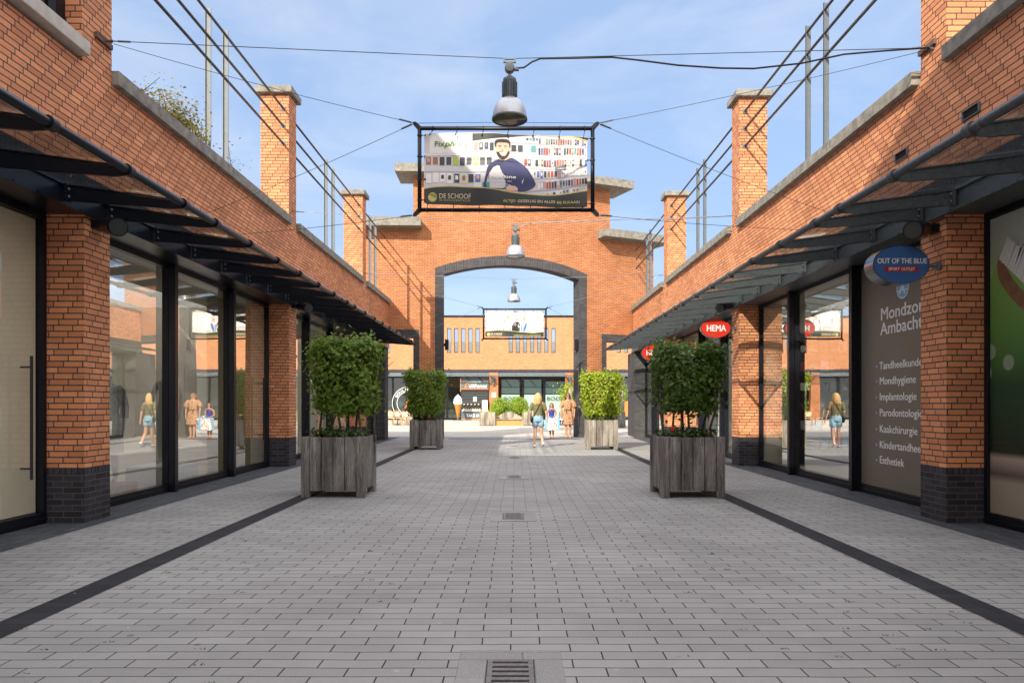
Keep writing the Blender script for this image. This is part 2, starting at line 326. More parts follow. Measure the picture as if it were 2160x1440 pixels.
OR1, OR2, MORT = (.54,.205,.095), (.78,.33,.15), (.055,.048,.052)
M = dict(
 brick = brick('orange_brick', OR1, OR2, MORT, patch=.22),
 brick_arch = brick('arch_brick', (.47,.17,.066), (.58,.235,.095), (.085,.07,.066), step=.5, patch=.35),
 brick_far = brick('plaza_brick', (.52,.215,.095), (.62,.28,.13), (.24,.13,.08), step=.5, weather=.1),
 dark = brick('dark_brick', (.026,.024,.030), (.050,.046,.054), (.080,.076,.080), step=.5),
 dark_arch = brick('dark_arch_brick', (.045,.043,.048), (.075,.072,.077), (.12,.115,.11), step=.5, ms=.004),
 soldier = brick('dark_soldier_brick', (.040,.036,.044), (.065,.058,.066), (.016,.016,.020), step=0, swap=True, bw=.23, bh=.068),
 back_brick = brick('pale_orange_brick', (.55,.22,.10), (.62,.27,.13), (.2,.13,.1), step=.5),
 concrete = mat('weathered_concrete', (.23,.215,.185), .9, var=.4, scale=7, bump=.6, bscale=60),
 sill = mat('pale_concrete_sill', (.50,.46,.40), .85, var=.15, scale=8, bump=.3, bscale=60),
 steel = mat('black_coated_steel', (.006,.008,.014), .3, var=.3, scale=20, spec=.35),
 sunlit_dusty = mat('sunlit_dusty_steel', (.062,.072,.08), .5, var=.35, scale=25, spec=.5),  # dust-grey copy of the black steel, with sunlight painted into the colour
 frame = mat('dark_window_frame', (.008,.009,.014), .35, var=.2, scale=14, spec=.28),
 galv = mat('grey_painted_steel', (.12,.14,.155), .55, .1, var=.12, scale=10),
 rail = mat('brown_steel_rail', (.075,.075,.075), .45, .3, var=.25, scale=10),
 glass = glass('shop_glass', base=.54, refl=1.0),
 cglass = glass('canopy_glass', (.88,.91,.91), refl=.8, base=.10),
 glassn = glass('blind_backed_glass', base=.10, refl=.9),
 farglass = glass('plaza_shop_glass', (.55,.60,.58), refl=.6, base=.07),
 winglass = glass('window_glass', (.3,.34,.38), refl=1.0, base=.55),
 pave = paver('grey_paving', (.325,.318,.318), (.030,.031,.027), var=.08, dirt=.19, ms=.0045),
 pave_far = paver('plaza_paving', (.50,.46,.40), (.18,.16,.13), bw=.22, bh=.11, moss=.2),
 strip = paver('dark_paving', (.030,.031,.039), (.012,.012,.015), bw=.24, bh=.117, spots=False, moss=.2, offset=0, var=.2),
 edge = paver('blue_clinker_paving', (.075,.079,.095), (.02,.022,.026), bw=.072, bh=.22, spots=False, moss=.3, var=.22),
 wood = wood('weathered_wood', (.055,.050,.048), (.31,.285,.265)),
 wood_lt = wood('bleached_wood', (.16,.135,.105), (.46,.40,.32)),
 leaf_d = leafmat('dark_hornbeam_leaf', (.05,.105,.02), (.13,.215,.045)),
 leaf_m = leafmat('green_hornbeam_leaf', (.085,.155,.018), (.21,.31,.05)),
 leaf_sunlit = leafmat('sunlit_lime_hornbeam_leaf', (.20,.29,.018), (.40,.48,.035), .3),  # young yellow-green leaves, with the sun's brightness also put into the colour
 leaf_b = leafmat('box_leaf', (.17,.28,.015), (.36,.47,.03), .25),
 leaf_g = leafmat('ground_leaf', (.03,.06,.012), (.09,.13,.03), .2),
 leaf_y = leafmat('dry_yellow_leaf', (.10,.12,.03), (.42,.30,.08), .25),
 bark = mat('bark', (.085,.070,.055), .9, var=.3, scale=30, bump=.6),
 soil = mat('soil', (.035,.026,.018), .95, var=.4, scale=40, bump=1),
 red = mat('red_petal', (.55,.012,.02), .6),
 alu = mat('spun_aluminium', (.50,.51,.54), .38, .65, var=.05, scale=30),
 aluin = mat('dull_reflector', (.50,.48,.43), .5, .2, var=.1, scale=8),
 lampgrey = mat('grey_lamp_housing', (.13,.155,.17), .55, .1, var=.1),
 wire = mat('steel_wire', (.05,.055,.07), .5, .5),
 wirel = mat('pale_steel_wire', (.30,.31,.33), .4, .5),
 cable = mat('black_cable', (.012,.014,.02), .5),
 castiron = mat('rusty_cast_iron', (.21,.195,.20), .55, .5, var=.3, scale=40, bump=.4),
 shade_black = mat('painted_opening_shade', (.004,.004,.004), 1),  # near-black standing in for the shade inside drain slots and vents
 white = mat('white', (.80,.80,.78), .55), offwhite = mat('offwhite', (.62,.61,.57), .6, var=.06),
 beige = mat('beige_blind', (.70,.62,.46), .8, var=.05, scale=3), beige2 = mat('yellow_curtain', (.62,.50,.26), .85, var=.06, scale=5, stretch=(1,14,1)),
 floorwood = mat('shop_floor', (.64,.60,.50), .5, var=.1, scale=3), ceil = mat('shop_ceiling', (.55,.52,.46), .8),
 wallint = mat('shop_wall', (.78,.74,.64), .85, var=.05, scale=2), black = mat('black_paint', (.014,.014,.016), .5),
 signred = mat('sign_red', (.72,.035,.018), .35), signblue = mat('sign_blue', (.045,.13,.36), .35), signred2 = mat('dark_red_print', (.42,.012,.03), .4),
 chrome = mat('sign_chrome', (.34,.34,.36), .22, 1), brown = mat('brown_film', (.165,.138,.108), .45, var=.04, scale=3),
 skyblue = mat('sky_blue_print', (.16,.45,.72), .5), mint = mat('mint_film', (.30,.42,.37), .35), dkmint = mat('dark_green_glass', (.055,.085,.085), .2),
 skin = mat('skin', (.62,.34,.22), .55), skin2 = mat('tanned_skin', (.50,.25,.15), .55),
 blonde = mat('blonde_hair', (.56,.36,.15), .6, var=.3, scale=30), brownhair = mat('brown_hair', (.16,.07,.03), .6, var=.3, scale=30),
 olive = mat('olive_cotton', (.15,.145,.065), .9, var=.1, scale=8), denim = mat('light_denim', (.25,.40,.50), .9, var=.16, scale=14), royal = mat('royal_blue_cotton', (.035,.035,.25), .85),
 shoe = mat('white_shoe', (.75,.73,.70), .6), tanshoe = mat('tan_sandal', (.35,.17,.08), .6), sunglass = mat('dark_lens', (.01,.01,.012), .15),
 rattan = mat('rattan', (.50,.27,.09), .6, var=.2, scale=30), cream = mat('cream_weave', (.68,.58,.40), .7, var=.2, scale=60),
 cone = mat('waffle_cone', (.62,.27,.05), .55, var=.15, scale=30), orange = mat('orange_print', (.70,.22,.05), .5),
 slate = mat('slate_panel', (.10,.125,.13), .45), navy = mat('navy_print', (.045,.05,.14), .7), bannerblk = mat('banner_black', (.030,.036,.036), .5),
 bannerwht = mat('banner_white', (.62,.61,.62), .6, var=.04), shelfgrey = mat('banner_grey', (.40,.38,.43), .6), gold = mat('banner_gold', (.55,.50,.14), .5), green = mat('logo_green', (.10,.24,.03), .5), faded = mat('faded_print', (.42,.47,.40), .6),
 bluebin = mat('blue_grey_container', (.08,.10,.14), .6, var=.2, scale=6),
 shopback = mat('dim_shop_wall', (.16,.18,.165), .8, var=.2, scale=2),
 mannequin = mat('matt_white_mannequin', (.60,.58,.54), .6), dress = mat('grey_knit', (.30,.28,.26), .95, var=.2, scale=30),
)
def opalmat():
    m, n, l, b = newmat('opal_added_rooflight'); n.remove(b); t = n.new('ShaderNodeBsdfTranslucent'); t.inputs['Color'].default_value = (.95,.92,.85,1); l.new(t.outputs[0], n['Material Output'].inputs['Surface']); return m  # diffusing pane of the added rooflight
M['opal'] = opalmat()
# leopard dress print
def printmat(name, base, spotc, sc, thr=.38):
    m, n, l, b = newmat(name); t = n.new('ShaderNodeTexCoord'); vo = n.new('ShaderNodeTexNoise'); vo.inputs['Scale'].default_value = sc; vo.inputs['Detail'].default_value = 1
    l.new(t.outputs['Object'], vo.inputs['Vector']); cr = n.new('ShaderNodeValToRGB'); cr.color_ramp.interpolation = 'CONSTANT'
    cr.color_ramp.elements[0].color = (*spotc,1); cr.color_ramp.elements[1].color = (*base,1); cr.color_ramp.elements[1].position = thr + .07
    l.new(vo.outputs['Fac'], cr.inputs['Fac']); l.new(cr.outputs['Color'], b.inputs['Base Color']); b.inputs['Roughness'].default_value = .85
    return m
M['leopard'] = printmat('leopard_print', (.56,.30,.16), (.16,.06,.03), 34)
M['floral'] = printmat('floral_print', (.80,.80,.78), (.55,.20,.12), 16, .36)
M['bagprint'] = printmat('multicolour_print', (.70,.70,.75), (.05,.08,.35), 14, .40)
# printed bokeh poster
def postermat():
    m, n, l, b = newmat('green_bokeh_print'); uv = n.new('ShaderNodeUVMap'); sp = n.new('ShaderNodeSeparateXYZ'); l.new(uv.outputs['UV'], sp.inputs['Vector'])
    mr = n.new('ShaderNodeMapRange'); mr.inputs['From Max'].default_value = 3.5; l.new(sp.outputs['Y'], mr.inputs['Value'])
    cr = n.new('ShaderNodeValToRGB'); e = cr.color_ramp.elements
    e[0].position = 0; e[0].color = (.30,.25,.18,1); e[1].position = 1; e[1].color = (.50,.56,.50,1)
    for p, c in ((.14,(.36,.30,.23)),(.165,(.13,.10,.075)),(.215,(.38,.32,.26)),(.235,(.012,.03,.022)),(.45,(.02,.075,.035)),(.62,(.10,.26,.06)),(.80,(.20,.38,.10)),(.90,(.42,.50,.42))):
        x = e.new(p); x.color = (*c,1)
    l.new(mr.outputs['Result'], cr.inputs['Fac'])
    vo = n.new('ShaderNodeTexVoronoi'); vo.inputs['Scale'].default_value = 2.6; l.new(uv.outputs['UV'], vo.inputs['Vector'])
    m2 = n.new('ShaderNodeMapRange'); m2.inputs['From Min'].default_value = .28; m2.inputs['From Max'].default_value = .24; m2.inputs['To Max'].default_value = .45; l.new(vo.outputs['Distance'], m2.inputs['Value'])
    g = n.new('ShaderNodeMath'); g.operation = 'GREATER_THAN'; l.new(sp.outputs['Y'], g.inputs[0]); g.inputs[1].default_value = 1.3
    mu = n.new('ShaderNodeMath'); mu.operation = 'MULTIPLY'; l.new(m2.outputs['Result'], mu.inputs[0]); l.new(g.outputs[0], mu.inputs[1])
    mi = n.new('ShaderNodeMix'); mi.data_type = 'RGBA'; l.new(mu.outputs[0], mi.inputs['Factor']); l.new(cr.outputs['Color'], mi.inputs['A']); mi.inputs['B'].default_value = (.45,.52,.42,1)
    l.new(mi.outputs['Result'], b.inputs['Base Color']); b.inputs['Roughness'].default_value = .25
    return m
M['poster'] = postermat()

def text(body, size, mtx, m, parent, name='lettering', align='LEFT', extrude=0.0015, bold=0, shear=0, space=1.0, xs=1.0):
    cu = bpy.data.curves.new(name, 'FONT'); cu.body = body; cu.size = size; cu.align_x = align; cu.extrude = extrude; cu.shear = shear; cu.space_character = space
    cu.resolution_u = 3
    o = bpy.data.objects.new(name, cu); C.objects.link(o)
    dg = bpy.context.evaluated_depsgraph_get(); me = bpy.data.meshes.new_from_object(o.evaluated_get(dg)); bpy.data.objects.remove(o)
    mb = MB(); mm = mtx @ Matrix.Diagonal((xs,1,1,1))
    sh = [(0,0)] + ([(bold,0),(-bold,0),(0,bold*.7),(0,-bold*.7)] if bold else [])
    for q, (bx, by) in enumerate(sh):
        mb.add([mm @ (v.co + Vector((bx/max(xs,.2), by, -.00015*q))) for v in me.vertices], [tuple(p.vertices) for p in me.polygons])
    bpy.data.meshes.remove(me)
    return mb.build(name, m, parent)
def face_cam(x, y, z, roll=0):       # text plane facing -Y
    return Matrix.Translation((x,y,z)) @ Matrix.Rotation(roll,4,'Y') @ Matrix.Rotation(R(90),4,'X')
def face_street(side, x, y, z):      # text on a wall plane; side=+1 right wall (reads towards the camera)
    rot = Matrix.Rotation(R(-90)*side,4,'Z') @ Matrix.Rotation(R(90),4,'X')
    return Matrix.Translation((x,y,z)) @ rot

def skinned(verts, edges, radii, sub=2):
    me = bpy.data.meshes.new('skin'); me.from_pydata(verts, edges, []); me.update()
    o = bpy.data.objects.new('skin', me); C.objects.link(o)
    o.modifiers.new('s', 'SKIN')
    for i, r in enumerate(radii):
        sv = me.skin_vertices[0].data[i]; sv.radius = r if isinstance(r, tuple) else (r, r)
    me.skin_vertices[0].data[0].use_root = True
    sb = o.modifiers.new('u', 'SUBSURF'); sb.levels = sub; sb.render_levels = sub
    dg = bpy.context.evaluated_depsgraph_get(); e = bpy.data.meshes.new_from_object(o.evaluated_get(dg))
    vs = [tuple(v.co) for v in e.vertices]; fs = [tuple(p.vertices) for p in e.polygons]
    bpy.data.objects.remove(o); bpy.data.meshes.remove(e)
    return vs, fs

def leaves(name, m, parent, c, dims, n, size, seed, shape='box', droop=.25, shell=.35, stray=.06, mats=None, tall=0, wide=.36):
    """crown of many small folded leaves spread through its volume, uneven outline"""
    rg = np.random.default_rng(seed)
    dx, dy, dz = dims; k = int(n*1.4)
    P = rg.uniform(-1, 1, (k, 3))
    if shape == 'ball':
        P = rg.normal(size=(k,3)); P /= np.linalg.norm(P, axis=1)[:,None]
        rad = 1 - shell*rg.random(k)**1.5; P = P*rad[:,None]
    else:
        ax_ = rg.integers(0, 3, k); sg = rg.choice([-1,1], k); inn = rg.random(k) < .78
        dep = 1 - shell*rg.random(k)**1.3
        for a in range(3):
            q = (ax_ == a) & inn; P[q, a] = sg[q]*dep[q]
    # clumpy: pull by low-frequency bumps
    ph = rg.uniform(0, 6.28, (6,3)); fr = rg.uniform(2.5, 6, (6,3))
    bump = sum(np.sin(P@fr[i] + ph[i].sum()) for i in range(6))/6
    keep = (bump > (-.42 + .25*rg.random(k))) | (shape == 'ball'); P = P[keep][:n]; bump = bump[keep][:n]
    out = P/np.maximum(np.linalg.norm(P, axis=1)[:,None], .01)
    if shape == 'box':
        q = (np.abs(P)**6).sum(1)**(1/6); P = P/np.maximum(q, 1)[:,None]*1.0
        P[:,0] *= 1 + .13*P[:,2]; 
    P = P*(1 + .14*bump[:,None])
    Q = P*np.array(dims)/2 + np.array(c) + rg.normal(scale=stray*.5, size=P.shape)*(rg.random(len(P))[:,None]**2)*2
    if shape == 'box' and tall:
        q = rg.random(len(P)) < .04; q &= P[:,2] > .6; Q[q,2] += rg.random(q.sum())*tall
    N = out*1.3 + rg.normal(scale=.5, size=P.shape) + np.array([0,0,.35]); N /= np.linalg.norm(N, axis=1)[:,None]
    T = rg.normal(size=P.shape) + out*.4 + np.array([0,0,-droop*3]); T -= (T*N).sum(1)[:,None]*N; T /= np.linalg.norm(T, axis=1)[:,None]
    B = np.cross(N, T); s = size*rg.uniform(.55, 1.25, len(P))[:,None]
    a = Q; b = Q + T*s*.45 + B*s*wide + N*s*.10; d = Q + T*s*.45 - B*s*wide + N*s*.10; e = Q + T*s - N*s*.12; 
    V = np.stack([a, b, e, d], 1).reshape(-1, 3) - np.array(world_loc(parent) if parent else (0,0,0))
    nl = len(P); me = bpy.data.meshes.new(name)
    idx = np.arange(nl)*4; Fc = np.stack([idx, idx+1, idx+2, idx, idx+2, idx+3], 1).reshape(-1)
    me.vertices.add(nl*4); me.vertices.foreach_set('co', V.astype(np.float32).reshape(-1))
    me.loops.add(nl*6); me.loops.foreach_set('vertex_index', Fc.astype(np.int32))
    me.polygons.add(nl*2); me.polygons.foreach_set('loop_start', (np.arange(nl*2)*3).astype(np.int32))
    me.update(calc_edges=True)
    ms = mats or [m]
    for q in ms: me.materials.append(q)
    if len(ms) > 1: me.polygons.foreach_set('material_index', np.repeat(rg.choice(len(ms), nl, p=[.93]+[.07/(len(ms)-1)]*(len(ms)-1)), 2).astype(np.int32))
    o = bpy.data.objects.new(name, me); C.objects.link(o)
    if parent: o.parent = parent
    return o
# ---------------------------------------------------------------- ground
def sheet(name, x0, x1, y0, y1, z, m, n=1):
    mb = MB(); mb.quad((x0,y0,z),(x1,y0,z),(x1,y1,z),(x0,y1,z)); o = mb.build(name, m, recalc=False)
    return tag(o, kind='structure')
sheet('ground', -400, 400, -400, 600, -0.02, M['pave_far'])
sheet('street_paving', -8, 8, -12, 29.3, 0.0, M['pave'])
sheet('plaza_paving', -45, 45, 29.3, 90, 0.0, M['pave_far'])
for s in (-1, 1):
    sheet('dark_paving_strip', s*3.08-.115, s*3.08+.115, -12, 28.2, 0.004, M['strip'])
    sheet('clinker_edge_paving', min(s*4.69, s*5.33), max(s*4.69, s*5.33), -12, 28.6, 0.004, M['edge'])
sheet('dark_cross_strip', -2.6, 2.5, 27.15, 27.55, 0.008, M['strip'])
# slightly different paving squares round each drain
DR = [(3.46, 'nearest drain grate at the bottom edge of the picture'), (8.42, 'second drain grate, between the two near planters'),
      (12.95, 'third drain grate, small, in the middle of the shaded street'), (17.6, 'fourth drain grate, at the edge of the sunlit paving'), (22.3, 'farthest drain grate, beside the woman in shorts')]
DRx = -.025
gm = MB()
g0 = None
for i, (y, lab) in enumerate(DR):
    if g0 is None:
        g = thing('drain_grate', lab, 'drain grate', (DRx, y, 0), 'drain grates down the middle of the street')
        st = MB()
        for (a, b, c, d) in ((-.27,-.125,-.23,.23), (.125,.27,-.23,.23), (-.27,.06,.235,.335), (.065,.27,.235,.335), (-.27,-.03,.34,.375), (-.025,.27,.34,.375), (-.27,.27,-.335,-.235)):
            st.box(a, b, c, d, -.01, .009)
        stones = st.build('stone_surround', paver('surround_stone', (.325,.318,.318), (.05,.05,.05), bw=9, bh=9, ms=0, moss=0), g, local=True, bevel=.003)
        pit = MB().box(-.122, .122, -.232, .232, -.01, .0045); pit.build('gully_shade', M['shade_black'], g, local=True)  # solid slab, its colour painting the shade below the bars
        gr = MB()
        gr.box(-.118,-.092,-.22,.222,.006,.013); gr.box(.092,.118,-.22,.222,.006,.013)
        nb = 8
        for k in range(nb):                       # slightly sagging curved bars
            yb = -.215 + k*(.425/(nb-1))
            for q in range(6):
                xa, xb = -.092+q*.0307, -.092+(q+1)*.0307; za = -.0008*(9-(q*2-5)**2/3)
                gr.box(xa, xb, yb-.0165, yb+.0165, .004, .0125 + 0*za)
        gr.build('grate_bars', M['castiron'], g, local=True)
        g0 = g
    else:
        h = dup(g0, (DRx, y, 0), lab)

# ---------------------------------------------------------------- shop rows
PW = 4.89
PIL = {-1: [-6.64, .66, 7.96, 15.15, 22.47], 1: [-6.64, .66, 7.96, 15.33, 22.6]}
PD = .50
Z0, Z1, ZS, ZB, ZC = 3.50, 3.72, 3.95, 5.21, 5.385      # soffit, beam top, soldier top, brick top, coping top
YB = -9.0
def shop_row(s, yend, dk0, dk1, can_end, label):
    b = thing('shop_row_building', label, 'building', (s*5.1, 8, 0), 'low brick shop rows along the street')
    X = lambda v: s*v
    w = MB()
    w.box(X(PW), X(5.25), YB, yend, ZS, ZB)
    w.build('upper_wall', M['brick'], b)
    w = MB(); w.box(X(PW), X(5.25), YB, yend, Z1, ZS); w.build('soldier_course', M['soldier'], b)
    # fascia beam with a bottom lip
    w = MB(); w.box(X(4.86), X(5.42), YB, yend, Z0, Z1); w.box(X(4.835), X(4.86), YB, yend, Z0-.012, Z0+.02); w.box(X(4.83), X(4.86), YB, yend, Z1-.02, Z1+.012)
    for k in range(int((yend-YB)/.35)): w.box(X(4.826), X(4.835), YB+k*.35, YB+k*.35+.02, Z0-.002, Z0+.012)
    w.build('fascia_beam', M['sunlit_dusty'] if s > 0 else M['steel'], b)
    # pillars with plinths, and the tall piers over them
    for i, y in enumerate(PIL[s]):
        w = MB(); w.box(X(PW), X(5.34), y, y+PD, .63, Z0); p = w.build('pillar', M['brick'], b)
        w = MB(); w.box(X(PW-.002), X(5.342), y-.002, y+PD+.002, 0, .56); w.build('plinth', M['dark'], p)
        w = MB(); w.box(X(PW-.002), X(5.342), y-.002, y+PD+.002, .56, .63); w.build('plinth_soldier_course', M['soldier'], p)
        if s < 0 and i < 3:
            if i == 2: continue
            continue
        w = MB(); w.box(X(PW), X(5.50), y, y+PD, ZB, 8.04); q = w.build('pier', M['brick'], b)
        w = MB(); w.box(X(PW-.09), X(5.60), y-.10, y+PD+.10, 8.04, 8.19); w.build('pier_cap', M['concrete'], q, bevel=.012)
    # copings between piers
    ys = PIL[s]
    segs = [(ys[i]+PD+.04, ys[i+1]-.04) for i in range(len(ys)-1)] + [(ys[-1]+PD+.04, yend)]
    if s < 0: segs = segs[2:]
    for a, c in segs:
        w = MB(); n = max(1, round((c-a)/2.2)); st = (c-a)/n
        for k in range(n): w.box(X(PW-.09), X(5.34), a+k*st, a+(k+1)*st-.008, ZB, ZC)
        w.box(X(PW-.06), X(5.30), a+.01, c-.01, ZB+.002, ZC-.02)
        w.build('coping', M['concrete'], b, bevel=.006)
    # little vent slots in the brickwork
    if s > 0:
        for (px, py) in ((2050, 236), (1903, 327)):
            y = PW*F/(px-VX); z = az(py, y)
            w = MB(); w.box(4.885, 4.90, y-.13, y+.13, z-.045, z+.045); v = w.build('vent_shade', M['shade_black'], b)  # flat dark plate painting the shade of the vent opening
            w = MB(); w.box(4.868, 4.888, y-.14, y+.14, z+.045, z+.053); w.box(4.868, 4.888, y-.14, y+.14, z-.053, z-.045); w.box(4.868, 4.888, y-.145, y-.13, z-.05, z+.05); w.box(4.868, 4.888, y+.13, y+.145, z-.05, z+.05); w.build('vent_frame', M['galv'], v)
    # end wall of dark brick
    w = MB(); w.box(X(PW+.003), X(6.2), dk0, dk1, 0, Z0); w.build('dark_end_wall', M['dark'] if s < 0 else M['dark_arch'], b)
    # flat roof, floor, back and ceiling of the shops
    RL0, RL1 = 6.7, 9.0                      # unseen rooflight, added to bring daylight into the shops
    for nm, xa, xb, ye, za, zb_, mm_ in (('roof_slab', 5.25, 12, yend, 4.9, 5.1, 'concrete'), ('shop_ceiling', 5.44, 11.9, yend-.2, 3.46, 3.54, 'ceil')):
        w = MB(); w.box(X(xa), X(RL0), YB, ye, za, zb_); w.box(X(RL1), X(xb), YB, ye, za, zb_)
        w.box(X(RL0), X(RL1), YB, 8.6, za, zb_); w.box(X(RL0), X(RL1), 26.0, ye, za, zb_); w.build(nm, M[mm_], b)
    w = MB(); w.box(X(RL0-.05), X(RL0), 8.6, 26, 3.54, 4.9); w.box(X(RL1), X(RL1+.05), 8.6, 26, 3.54, 4.9); w.build('added_light_shaft', M['white'], b)
    w = MB(); w.quad((X(RL0), 8.6, 5.12), (X(RL1), 8.6, 5.12), (X(RL1), 26, 5.12), (X(RL0), 26, 5.12)); w.build('added_rooflight_glass', M['opal'], b)
    w = MB(); w.box(X(5.33), X(11.9), YB, yend-.2, -.015, .02); w.build('shop_floor', M['floorwood'], b)
    w = MB(); w.box(X(9.2), X(9.3), YB, yend-.2, .02, 3.46)
    for y in PIL[s][1:] + [yend-.3]: w.box(X(5.46), X(9.2), y+.2, y+.3, .02, 3.46)
    w.build('shop_partition', M['wallint'], b)
    w = MB(); w.box(X(11.9), X(12.1), YB, yend, 0, 4.9); w.box(X(6.2), X(11.9), yend-.15, yend, 0, 4.9); w.build('rear_wall', M['back_brick'], b)
    # glazing
    G = 5.36
    def bay(y0, y1, posts):
        e = [y0] + posts + [y1]
        for i in range(len(e)-1):
            a, c = e[i], e[i+1]
            w = MB()
            w.box(X(G-.045), X(G+.05), a, c, .0, .13); w.box(X(G-.045), X(G+.05), a, c, Z0-.07, Z0)
            w.box(X(G-.045), X(G+.05), a, a+.06, .13, Z0-.07); w.box(X(G-.045), X(G+.05), c-.06, c, .13, Z0-.07)
            w.box(X(G-.06), X(G-.045), a+.01, c-.01, .04, .075)
            f = w.build('window_frame', M['frame'], b, bevel=.003)
            w = MB(); w.quad((X(G), a+.05, .12), (X(G), c-.05, .12), (X(G), c-.05, Z0-.06), (X(G), a+.05, Z0-.06)); w.build('pane', M['glassn'] if s < 0 and c < 8 else M['glass'], f)
            if i: 
                w = MB(); w.box(X(G-.15), X(G-.046), a-.05, a+.05, 0, Z0); w.build('window_post', M['steel'], b, bevel=.004)
    if s < 0:
        bay(YB, .66, [-6, -3]); bay(1.16, 7.96, [3.3, 5.6]); bay(8.46, 15.15, [10.80, 13.05]); bay(15.65, 22.47, [17.8, 20.1]); bay(22.97, 26.3, [24.6])
        for (y, z0, z1) in ((7.60, .53, 1.87), (1.9, .53, 1.87), (14.6, .60, 1.90)):
            w = MB(); w.tube([(-G+.12, y, z0), (-G+.12, y, z1)], .016); w.tube([(-G+.12, y, z0+.12), (-G, y, z0+.12)], .01); w.tube([(-G+.12, y, z1-.12), (-G, y, z1-.12)], .01)
            w.build('door_handle', M['black'], b)
    else:
        bay(YB, .66, [-6, -3]); bay(1.16, 7.96, [3.6, 5.6]); bay(8.46, 15.33, [10.92, 13.40]); bay(15.83, 22.6, [17.9, 20.0]); bay(23.1, 28.75, [25.0, 26.9])
    # canopy
    tx, tz, tr = 3.57, 3.50, .036
    yb = []
    y = PIL[s][2] + .40
    step = (PIL[s][3]-PIL[s][2] - .69)/6
    for base in PIL[s]:
        for k in range(7):
            yy = base + .40 + k*step
            if yy < can_end + .02: yb.append(yy)
    yb = sorted(set(round(v, 3) for v in yb))
    t = MB(); t.tube([(X(tx), YB, tz), (X(tx), can_end+.05, tz)], tr, 12)
    for q in range(int(YB)+2, int(can_end), 3): t.tube([(X(tx), q+.35, tz), (X(tx), q+.38, tz)], tr+.004, 12)
    cp = t.build('canopy_rail', M['steel'] if s < 0 else M['sunlit_dusty'], b, smooth=False)
    for p in cp.data.polygons: p.use_smooth = len(p.vertices) == 4
    for k, yy in enumerate(yb):
        if yy < -2: continue
        w = MB()
        w.prism([(X(4.83),3.535),(X(4.83),3.70),(X(3.66),3.535),(X(3.60),3.548),(X(3.60),3.452),(X(3.72),3.448)], 'y', yy-.007, yy+.007)
        w.prism([(X(4.83),3.70),(X(4.83),3.712),(X(3.64),3.550),(X(3.64),3.538)], 'y', yy-.022, yy+.022)
        w.prism([(X(4.70),3.551),(X(4.70),3.536),(X(3.72),3.446),(X(3.72),3.458)], 'y', yy-.016, yy+.016)
        w.lathe([(.037,-.045),(.056,-.045),(.056,.03),(.037,.03)], (X(tx), yy, tz), 14, axis='y')
        w.box(X(4.80), X(4.832), yy-.05, yy+.05, 3.53, 3.715)
        br = w.build('canopy_bracket', M['steel'] if s < 0 else M['sunlit_dusty'], b)
        w = MB()
        for zz in (3.575, 3.655):
            for dy in (-.03,): w.ellip((X(4.79), yy+dy, zz), .012, .016, .016, 8, 5)
        w.build('bolt', M['galv'], br, smooth=True)
    for k in range(len(yb)-1):
        if yb[k] < -2: continue
        a, c = yb[k]+.01, yb[k+1]-.01
        w = MB(); w.prism([(X(4.85),3.745),(X(4.85),3.735),(X(3.60),3.562),(X(3.60),3.572)], 'y', a, c); w.build('canopy_pane', M['cglass'], b)
    w = MB(); w.box(X(4.845), X(4.889), YB, can_end, 3.733, 3.765); w.build('canopy_flashing', M['frame'], b)
    return b
LB = shop_row(-1, 27.02, 26.3, 27.0, 25.3, 'shaded brick shop row with black glass canopy along the left of the street')
RB = shop_row(1, 29.2, 28.75, 30.5, 27.85, 'sunlit brick shop row with grey glass canopy along the right of the street')

# upper storey of the corner block on the left (its roof throws the shade on the street)
ub = thing('corner_block_building', 'tall brick block with a concrete window sill at the top left corner', 'building', (-6, 2, ZB))
w = MB(); w.box(-PW, -5.5, 7.92, 8.50, ZB, 6.75); w.build('corner_pier', M['brick'], ub)
wins = [(5.4, 7.92), (2.0, 4.6), (-1.6, 1.0), (-5.0, -2.6)]
w = MB()
prev = 5.4
for a, c in ((4.6, 5.4), (1.0, 2.0), (-2.6, -1.6), (-20, -5.0)): w.box(-PW, -5.5, a, c, ZB, 6.75)
w.prism([(8.15,6.75),(6.3,8.0),(4.1,9.75),(.6,10.0),(-2.2,11.8),(-4,12.3),(-8.2,16.6),(-10,17.6),(-20,17.6),(-20,6.75)], 'x', -PW, -7.2)
w.prism([(8.15,6.75),(6.3,8.0),(4.1,9.75),(.6,10.0),(-2.2,11.8),(-4,12.3),(-8.2,16.6),(-10,17.6),(-20,17.6),(-20,6.75)], 'x', -7.2, -12)
w.box(-7.2, -12, -20, 8.3, ZB, 6.75)
w.box(-PW, -7.2, -20, YB, 0, ZB)
w.build('upper_wall', M['brick'], ub)
for a, c in wins:
    w = MB(); w.box(-4.78, -5.14, a-.12, c-.02 if c > 7 else c+.12, 5.26, 5.42); w.build('window_sill', M['sill'], ub, bevel=.008)
    w = MB(); w.box(-4.96, -5.2, a, c, ZB, 5.26); w.build('sill_brickwork', M['brick'], ub)
    w = MB(); X0, X1 = -5.08, -5.17
    w.box(X0, X1, a, a+.09, 5.42, 6.75); w.box(X0, X1, c-.14, c, 5.42, 6.75); w.box(X0, X1, a, c, 5.42, 5.50); w.box(X0, X1, (a+c)/2-.04, (a+c)/2+.04, 5.5, 6.75)
    w.box(X0+.03, X0-.02, c-.26, c-.2, 5.5, 6.75)
    f = w.build('window_frame', M['frame'], ub)
    w = MB(); w.quad((-5.12,a,5.45),(-5.12,c,5.45),(-5.12,c,6.75),(-5.12,a,6.75)); w.build('pane', M['winglass'], f)

